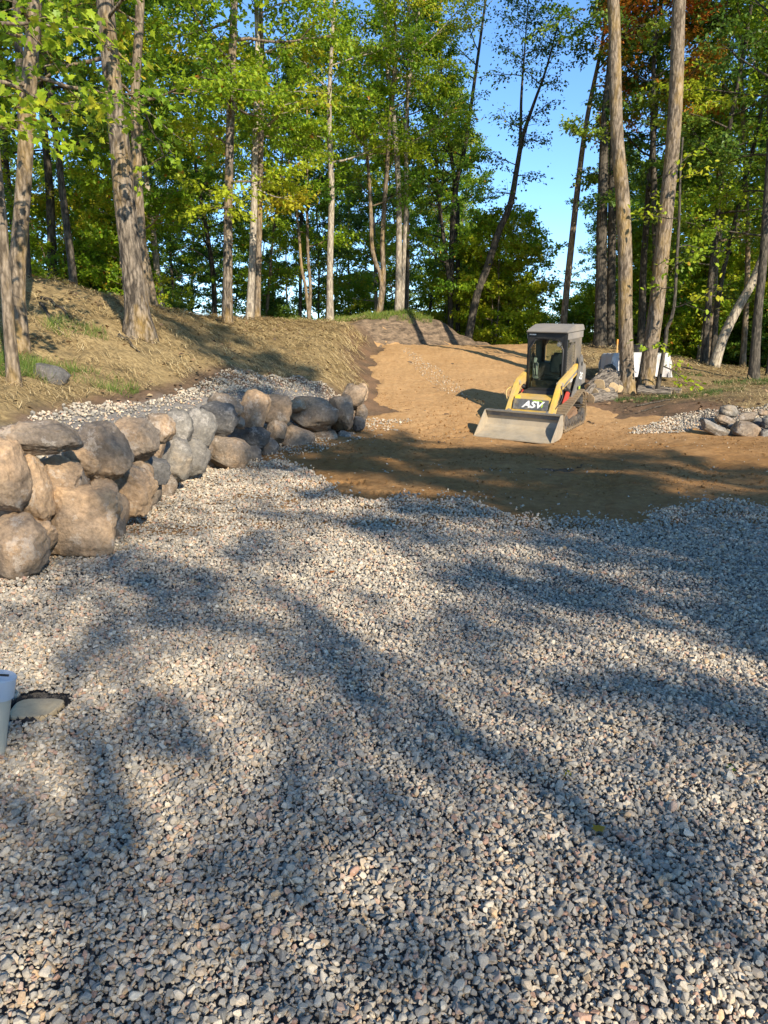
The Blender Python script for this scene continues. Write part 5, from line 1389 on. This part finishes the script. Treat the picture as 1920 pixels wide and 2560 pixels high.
    # inside
    bb = BB(); bb.box((.05, .30, .98), (.42, .42, .13), (0, 0, 0), .05); bb.box((.07, .50, 1.22), (.40, .12, .44), (R(-10), 0, 0), .05); bb.box((.05, .32, .85), (.36, .36, .16), (0, 0, 0), .01); bb.done('seat', M['seat'], cab)
    for sx in (-1, 1):
        bb = BB()
        for k in range(5): bb.cyl((sx * .25, .02, .92 + k * .028), .052 - k * .004, .016, 'Z', 14)
        bb.bar((sx * .25, .02, 1.04), (sx * .255, -.02, 1.20), .014, 8); bb.cyl((sx * .257, -.03, 1.23), .028, .10, 'Z', 10, .022); j = bb.done('joystick', M['black_paint'], cab)
        bb = BB(); bb.cyl((sx * .25, .02, .985), .056, .008, 'Z', 14); bb.cyl((sx * .25, .02, 1.015), .05, .008, 'Z', 14); bb.done('bellows_ring', M['pale_plastic'], j)
    bb = BB(); bb.box((-.30, .12, 1.12), (.07, .18, .30), (0, 0, 0), .02); bb.box((-.28, .05, 1.32), (.05, .08, .10), (0, 0, 0), .01); bb.done('side_console', M['pale_plastic'], cab)
    bb = BB(); bb.cyl((.04, Y0 + .06, .90), .028, .03, 'Y', 12); bb.box((0, Y0 + .08, .88), (.60, .02, .14), (0, 0, 0), .004); bb.done('floor_panel', M['black_paint'], cab)
    # bucket -----------------------------------------------------------------
    BW = .735; t_ = .012
    bb = BB()
    prof = [(-1.70, -.004), (-1.70, .010), (-1.34, .075), (-1.22, .115), (-1.15, .17), (-1.125, .26), (-1.15, .40), (-1.17, .40 + .02), (-1.235, .425), (-1.235, .413), (-1.155, .398), (-1.10, .24), (-1.115, .115), (-1.19, .032), (-1.30, -.004)]
    bb.prism(prof, -BW, BW, 'X')
    bk = bb.done('bucket', M['steel'], root)
    for sx in (-1, 1):
        bb = BB(); bb.prism([(-1.69, -.003), (-1.70, .02), (-1.255, .43), (-1.15, .43), (-1.095, .24), (-1.11, .10), (-1.19, .02), (-1.28, -.003)], sx * BW, sx * (BW + .014), 'X', .002); bb.done('side_plate', M['steel'], bk)
    bb = BB(); bb.box((0, -1.695, .004), (2 * BW + .03, .10, .018), (R(-1), 0, 0), .003)
    for k in range(5): bb.cyl((-.6 + k * .3, -1.66, .016), .012, .006, 'Z', 10)
    bb.done('cutting_edge', M['steel'], bk)
    bb = BB(); bb.box((0, -1.195, .428), (2 * BW + .02, .085, .022), (0, 0, 0), .004); bb.box((0, -1.165, .375), (2 * BW, .016, .10), (0, 0, 0), .003); bb.done('top_rim', M['grey_paint'], bk)
    for sx in (-1, 1):
        bb = BB(); bb.prism([(-1.12, .10), (-.90, .20), (-.86, .40), (-.96, .44), (-1.12, .38)], sx * .36, sx * .40, 'X', .006); bb.done('coupler_ear', M['grey_paint'], bk)
    bb = BB(); bb.prism([(-1.11, .08), (-1.07, .08), (-.99, .36), (-1.03, .36)], -.42, .42, 'X', .005); bb.done('coupler_plate', M['grey_paint'], bk)
    return root
LOADER_Z = 0.215
loader()

# ------------------------------------------------------------------ logs
M['log_end'] = simple('cut_wood', (0.58, 0.42, 0.23), 0.8, 0, 0.22, 14, 0.2, 0.004)
M['log_bark'] = bark_mat('log_bark', (0.055, 0.045, 0.036), (0.24, 0.20, 0.155), (0.22, 0.22, 0.16), 0.5, 1.2, 0.8)
def log(u, v, y, L, rad, az, el, label, seed):
    """cut end facing the drive at photo point u,v; the log runs back along azimuth az (from +Y towards +X)"""
    r = np.random.default_rng(seed)
    c = at(u, v, y)
    d = np.array([math.sin(R(az)) * math.cos(R(el)), math.cos(R(az)) * math.cos(R(el)), math.sin(R(el))])
    root = empty('log', tuple(c), label, 'log', 'cut logs by the two tall trunks')
    root.rotation_euler = Vector(d).to_track_quat('Z', 'Y').to_euler()
    d = np.array([0, 0, 1.0])
    P = np.array([d * L * t for t in np.linspace(0, 1, 9)]) + r.normal(0, rad * .05, (9, 3))
    mb = MB(); n = 18; th = np.arange(n) * 6.2832 / n
    rr = rad * (1 + .06 * np.sin(2 * th + r.uniform(0, 6)) + .05 * np.sin(5 * th + r.uniform(0, 6)))[None] * r.uniform(.96, 1.04, (9, 1))
    mb.tube(P, rr, n, False)
    link('bark', mb.mesh('bark', M['log_bark'], True), root)
    for e, sgn in ((0, -1), (8, 1)):
        V = mb.V[0][e * n:(e + 1) * n]; cc = P[e]
        W_ = cc + (V - cc) * 0.93 + d * sgn * 0.004
        m2 = MB(); m2.add(np.vstack([W_, V, cc + d * sgn * .006]), [(k, (k + 1) % n, n + (k + 1) % n, n + k) for k in range(n)], [(k, (k + 1) % n, 2 * n) for k in range(n)])
        link('cut_end', m2.mesh('cut_end', M['log_end']), root)
    return root
def zL5(x, y): return (1440 + x / 5.184, 860 + y / 5.184)
LOGS = [((295, 535), 17.3, .9, .115, 40, 12, 'thick log with broad tan cut end in the middle of the pile'), ((190, 712), 17.0, .75, .085, 60, 3, 'log lying at the bottom of the pile in front'), ((472, 567), 17.5, 1.1, .105, 12, 22, 'log with ringed end and red bark rim against the tall left trunk'),
        ((552, 580), 17.6, .9, .075, 15, 15, 'log half hidden behind the tall left trunk'), ((372, 388), 17.9, .8, .07, 25, 5, 'split log with pale notched end on top of the pile'), ((300, 415), 18.0, .8, .07, 20, 2, 'round log at the back of the pile top'),
        ((120, 660), 17.1, .85, .07, 40, 25, 'log slanting up at the end of the pile next to the loader'), ((165, 560), 17.4, .8, .085, 48, 24, 'grey log leaning over the end of the pile'), ((400, 610), 17.3, .9, .06, 5, 28, 'thin log wedged upright in the pile'), ((240, 640), 17.2, .9, .08, 52, 4, 'log pressed under the thick tan ended log'),
        ((1236, 645), 17.4, .75, .075, -70, 4, 'short grey log beside the leaning tall trunk'), ((1360, 632), 17.7, .95, .10, -72, 3, 'log with bright round cut end beside the leaning tall trunk'), ((1150, 580), 17.9, .5, .06, -60, 2, 'small log piece behind the short grey log')]
for i, ((x, y_), yd, L, rd, az_, el_, lab) in enumerate(LOGS):
    u, v = zL5(x, y_)
    log(u, v, yd, L, rd * (1.3 if i < 10 else 1.1), az_, el_, lab, 900 + i)

# tarp covered stack behind the two trunks
def tarp():
    y = 20.0
    a = at(1518, 905, y); b_ = at(1655, 905, y)
    zt = at(1560, 884, y)[2]; cx = (a[0] + b_[0]) / 2; w = (b_[0] - a[0]); zb = h1(cx, y)
    root = empty('covered_stack', (cx, y, zb), 'stack covered by a white plastic tarp behind the two tall trunks', 'tarp')
    n = 34; m_ = 30
    V = []
    for j in range(m_):
        for i in range(n):
            s = (i / (n - 1) - .5) * 2; t = (j / (m_ - 1) - .5) * 2
            hx, hy, hz = w / 2, .55, zt - zb
            # cloth folded over a box
            X = s * (hx + hz); Y = t * (hy + hz)
            ox = max(0, abs(X) - hx); oy = max(0, abs(Y) - hy)
            x = math.copysign(min(abs(X), hx) + .10 * ox, X); yy_ = math.copysign(min(abs(Y), hy) + .10 * oy, Y)
            z = hz - max(ox, oy) * .97 + .05 * math.sin(s * 9) * (ox > 0 or oy > 0) * .3 + .03 * (1 - abs(s))
            f = .03 * math.sin(s * 17 + t * 5) * (oy > .02) + .03 * math.sin(t * 15) * (ox > .02)
            V.append((x + f * (ox > .02), yy_ + f * (oy > .02), max(z, -.02)))
    V = np.array(V); V[:, 2] += .012 * fbm(V[:, 0] * 5 + 3, V[:, 1] * 5, 3, 3)
    i = np.arange(m_ - 1)[:, None] * n; j = np.arange(n - 1)[None]
    Q = np.stack([i + j, i + j + 1, i + n + j + 1, i + n + j], -1).reshape(-1, 4)
    mt = simple('white_tarp', (0.46, 0.44, 0.42), 0.5, 0, 0.08, 3, 0.4, 0.02, (0.45, 0.38, 0.30), 0.3)
    link('tarp', mesh_np('tarp', V, Q, None, True, [mt]), root)
    # black plastic tub upside down on top
    o = at(1592, 872, y)
    rt = empty('tub', (o[0], y, zt - .01), 'black plastic tub lying on the tarp covered stack', 'tub')
    bb = BB(); bb.cyl((0, 0, .12), .16, .22, 'Z', 20, .23, .01); bb.cyl((0, 0, .235), .245, .02, 'Z', 20); bb.done('shell', M['black_paint'], rt, smooth=False)
tarp()
# survey stake
sk = at(1541, 900, 21.5)
st = empty('stake', (sk[0], 21.5, h1(sk[0], 21.5) - .05), 'orange tipped wooden stake behind the tarp covered stack', 'stake')
BB().box((0, 0, .32), (.04, .02, .64), (0, 0, .2), .003).done('post', simple('stake_wood', (.45, .26, .08), .7), st)
BB().box((0, 0, .70), (.043, .023, .14), (0, 0, .2), .003).done('painted_tip', simple('orange_paint', (.65, .24, .03), .6), st)

# ------------------------------------------------------------------ capped pipe and buried stone at the left
M['pvc'] = simple('cream_pvc', (0.46, 0.43, 0.34), 0.4, 0, 0.05, 6, 0.03)
M['pvc_cap'] = simple('white_pvc_cap', (0.48, 0.51, 0.54), 0.35, 0, 0.04, 6, 0.03)
pb = gp(-20, 1905)
pr = empty('capped_pipe', (pb[0], pb[1], 0), 'leaning white plastic pipe with a cap standing in the gravel', 'pipe')
pr.rotation_euler = (R(0), R(12), 0)
BB().cyl((0, 0, .13), .044, .44, 'Z', 40).done('pipe', M['pvc'], pr, smooth=False)
cp_ = BB().cyl((0, 0, .335), .052, .09, 'Z', 48, .054, .004).done('cap', M['pvc_cap'], pr)
BB().box((0, 0, .381), (.05, .012, .006), (0, 0, .3), .001).done('slot', M['black_paint'], cp_)

hx, hy = HOLE
hr = empty('buried_stone', (hx, hy, 0), 'flat tan stone sunk in a hole ringed with frayed black fabric', 'stone')
V, T = ico(4)
V = V.copy(); V = np.sign(V) * np.abs(V) ** .55; V *= np.array([.105, .095, .06]); V[:, 0] *= 1 + .18 * V[:, 1] / .1
V = V * (1 + .08 * noise3(V * 14, 5))[:, None]; V[:, 2] = np.minimum(V[:, 2], .034 + .004 * noise3(V * 30, 8))
link('stone', mesh_np('stone', V, None, T, True, [simple('tan_stone', (.46, .36, .21), .8, 0, .2, 25, .4, .004, (.30, .24, .15), .3)]), hr).location = (0, -.02, .012)
# torn fabric collar
n = 64; a = np.arange(n) / n * 6.2832
r_ = np.random.default_rng(3)
ring0 = np.column_stack([.118 * np.cos(a), .108 * np.sin(a), np.full(n, -.03)])
ring1 = np.column_stack([(.128 + r_.uniform(-.008, .01, n)) * np.cos(a), (.128 + r_.uniform(-.008, .01, n)) * np.sin(a), .028 + .018 * np.sin(a * 3) + r_.uniform(-.012, .02, n)])
ring2 = ring1 * np.array([1.12, 1.12, .4]) + np.column_stack([r_.normal(0, .008, n), r_.normal(0, .008, n), np.zeros(n)])
i = np.arange(n); j = (i + 1) % n
Q = np.vstack([np.column_stack([i, j, n + j, n + i]), np.column_stack([n + i, n + j, 2 * n + j, 2 * n + i])])
blackf = simple('black_fabric', (.012, .012, .012), .8, 0, .3, 40, .3, .002)
link('fabric_collar', mesh_np('fabric_collar', np.vstack([ring0, ring1, ring2]), Q, None, False, [blackf]), hr)
mb = MB()
for k in range(46):
    a0 = r_.uniform(0, 6.28); L = r_.uniform(.03, .09); t = np.linspace(0, 1, 7)
    rr = .12 + L * t * r_.uniform(-.3, .8)
    aa = a0 + r_.normal(0, .5) * t * L * 8
    mb.tube(np.column_stack([rr * np.cos(aa), rr * np.sin(aa), .03 + .03 * np.sin(t * 3.14) * r_.uniform(.2, 1) - .015 * t]), np.full(7, .0011), 4)
for (ang, L, cv) in [(-.55, .24, .12), (-.75, .20, -.05), (.35, .15, .2), (1.1, .10, .3), (-.2, .11, .1)]:
    t = np.linspace(0, 1, 12); aa = ang + cv * t * t
    mb.tube(np.column_stack([(.11 + L * t) * np.cos(aa), (.11 + L * t) * np.sin(aa), .028 + .02 * np.sin(t * 3.1) + .008 * t]), np.full(12, .0017), 5)
link('loose_threads', mb.mesh('loose_threads', blackf), hr)

# ------------------------------------------------------------------ fallen leaves, sticks
def fallen(u, v, size, mat, label, rz, tint):
    g = gp(u, v, .03)
    me = leaf_mesh('fallen_leaf', np.zeros((1, 3)), np.array([[math.cos(rz), math.sin(rz), .05]]), np.array([size]), np.array([tint]), MAPLE, M[mat], .15)
    o = link('fallen_leaf', me, None, label, 'leaf', 'leaves fallen on the gravel'); o.location = (g[0], g[1], .045)
fallen(1852, 1935, .075, 'leaf', 'green maple leaf fallen on the gravel in the sun', 2.5, .55)
fallen(1485, 2085, .05, 'leaf_orange', 'small brown orange leaf on the sunny gravel', .4, .3)
fallen(1435, 1945, .05, 'leaf_orange', 'curled tan leaf among sunny stones', 3.4, .25)
fallen(1402, 1775, .045, 'leaf_orange', 'yellow scrap of leaf on shaded gravel', 1.4, .2)
fallen(446, 1516, .06, 'leaf_orange', 'rust orange leaf on the gravel below the boulder wall', 1.0, .7)
fallen(832, 1436, .05, 'leaf_orange', 'red brown leaf on lit gravel in mid clearing', 2.0, .9)
fallen(1575, 1332, .06, 'leaf_orange', 'orange leaf near the sand edge on shaded gravel', 2.0, .8)

def stick(p, q, r0, label, seed):
    r = np.random.default_rng(seed); p = np.array(p); q = np.array(q)
    n = 8; t = np.linspace(0, 1, n)[:, None]
    P = p * (1 - t) + q * t; P[:, :2] += r.normal(0, .02, (n, 2))
    P[:, 2] = hsurf(P[:, 0], P[:, 1]) + r0 * .8 + np.abs(r.normal(0, .015, n))
    mb = MB(); mb.tube(P - p * [1, 1, 0] - [0, 0, P[0, 2]], np.linspace(r0, r0 * .5, n), 7)
    o = link('stick', mb.mesh('stick', M['bark_dark'], True), None, label, 'stick', 'sticks lying on the ground'); o.location = (p[0], p[1], P[0, 2])
for i, (u0, v0, u1, v1, y0, y1, r0, lab) in enumerate([(1590, 1010, 1680, 1004, 16.3, 16.4, .022, 'long stick lying along the soil below the two tall trunks'), (1600, 1022, 1660, 1016, 15.8, 15.9, .018, 'shorter stick in the soil below the two tall trunks'), (1695, 955, 1715, 940, 18.3, 19, .012, 'thin bare twig in the shaded grass behind the logs'),
                                                  (1470, 1020, 1485, 1032, 15.2, 15, .012, 'bark strip lying beside the loader track'), (110, 745, 175, 790, 13.4, 12.6, .035, 'weathered branch on the straw near the slope crest'), (300, 820, 350, 838, 12.6, 12.3, .03, 'root like branch at the foot of the massive trunk'), (105, 765, 150, 815, 12.9, 12.0, .03, 'dark branch lying downhill on the straw'),
                                                  (1095, 1108, 1112, 1098, 12.6, 12.9, .008, 'straw coloured twig on the shaded sand'), (1440, 1166, 1462, 1158, 10.2, 10.4, .007, 'small pale twig on the shaded sand')]):
    a = at(u0, v0, y0); b_ = at(u1, v1, y1)
    stick((a[0], y0, 0), (b_[0], y1, 0), r0, lab, 950 + i)
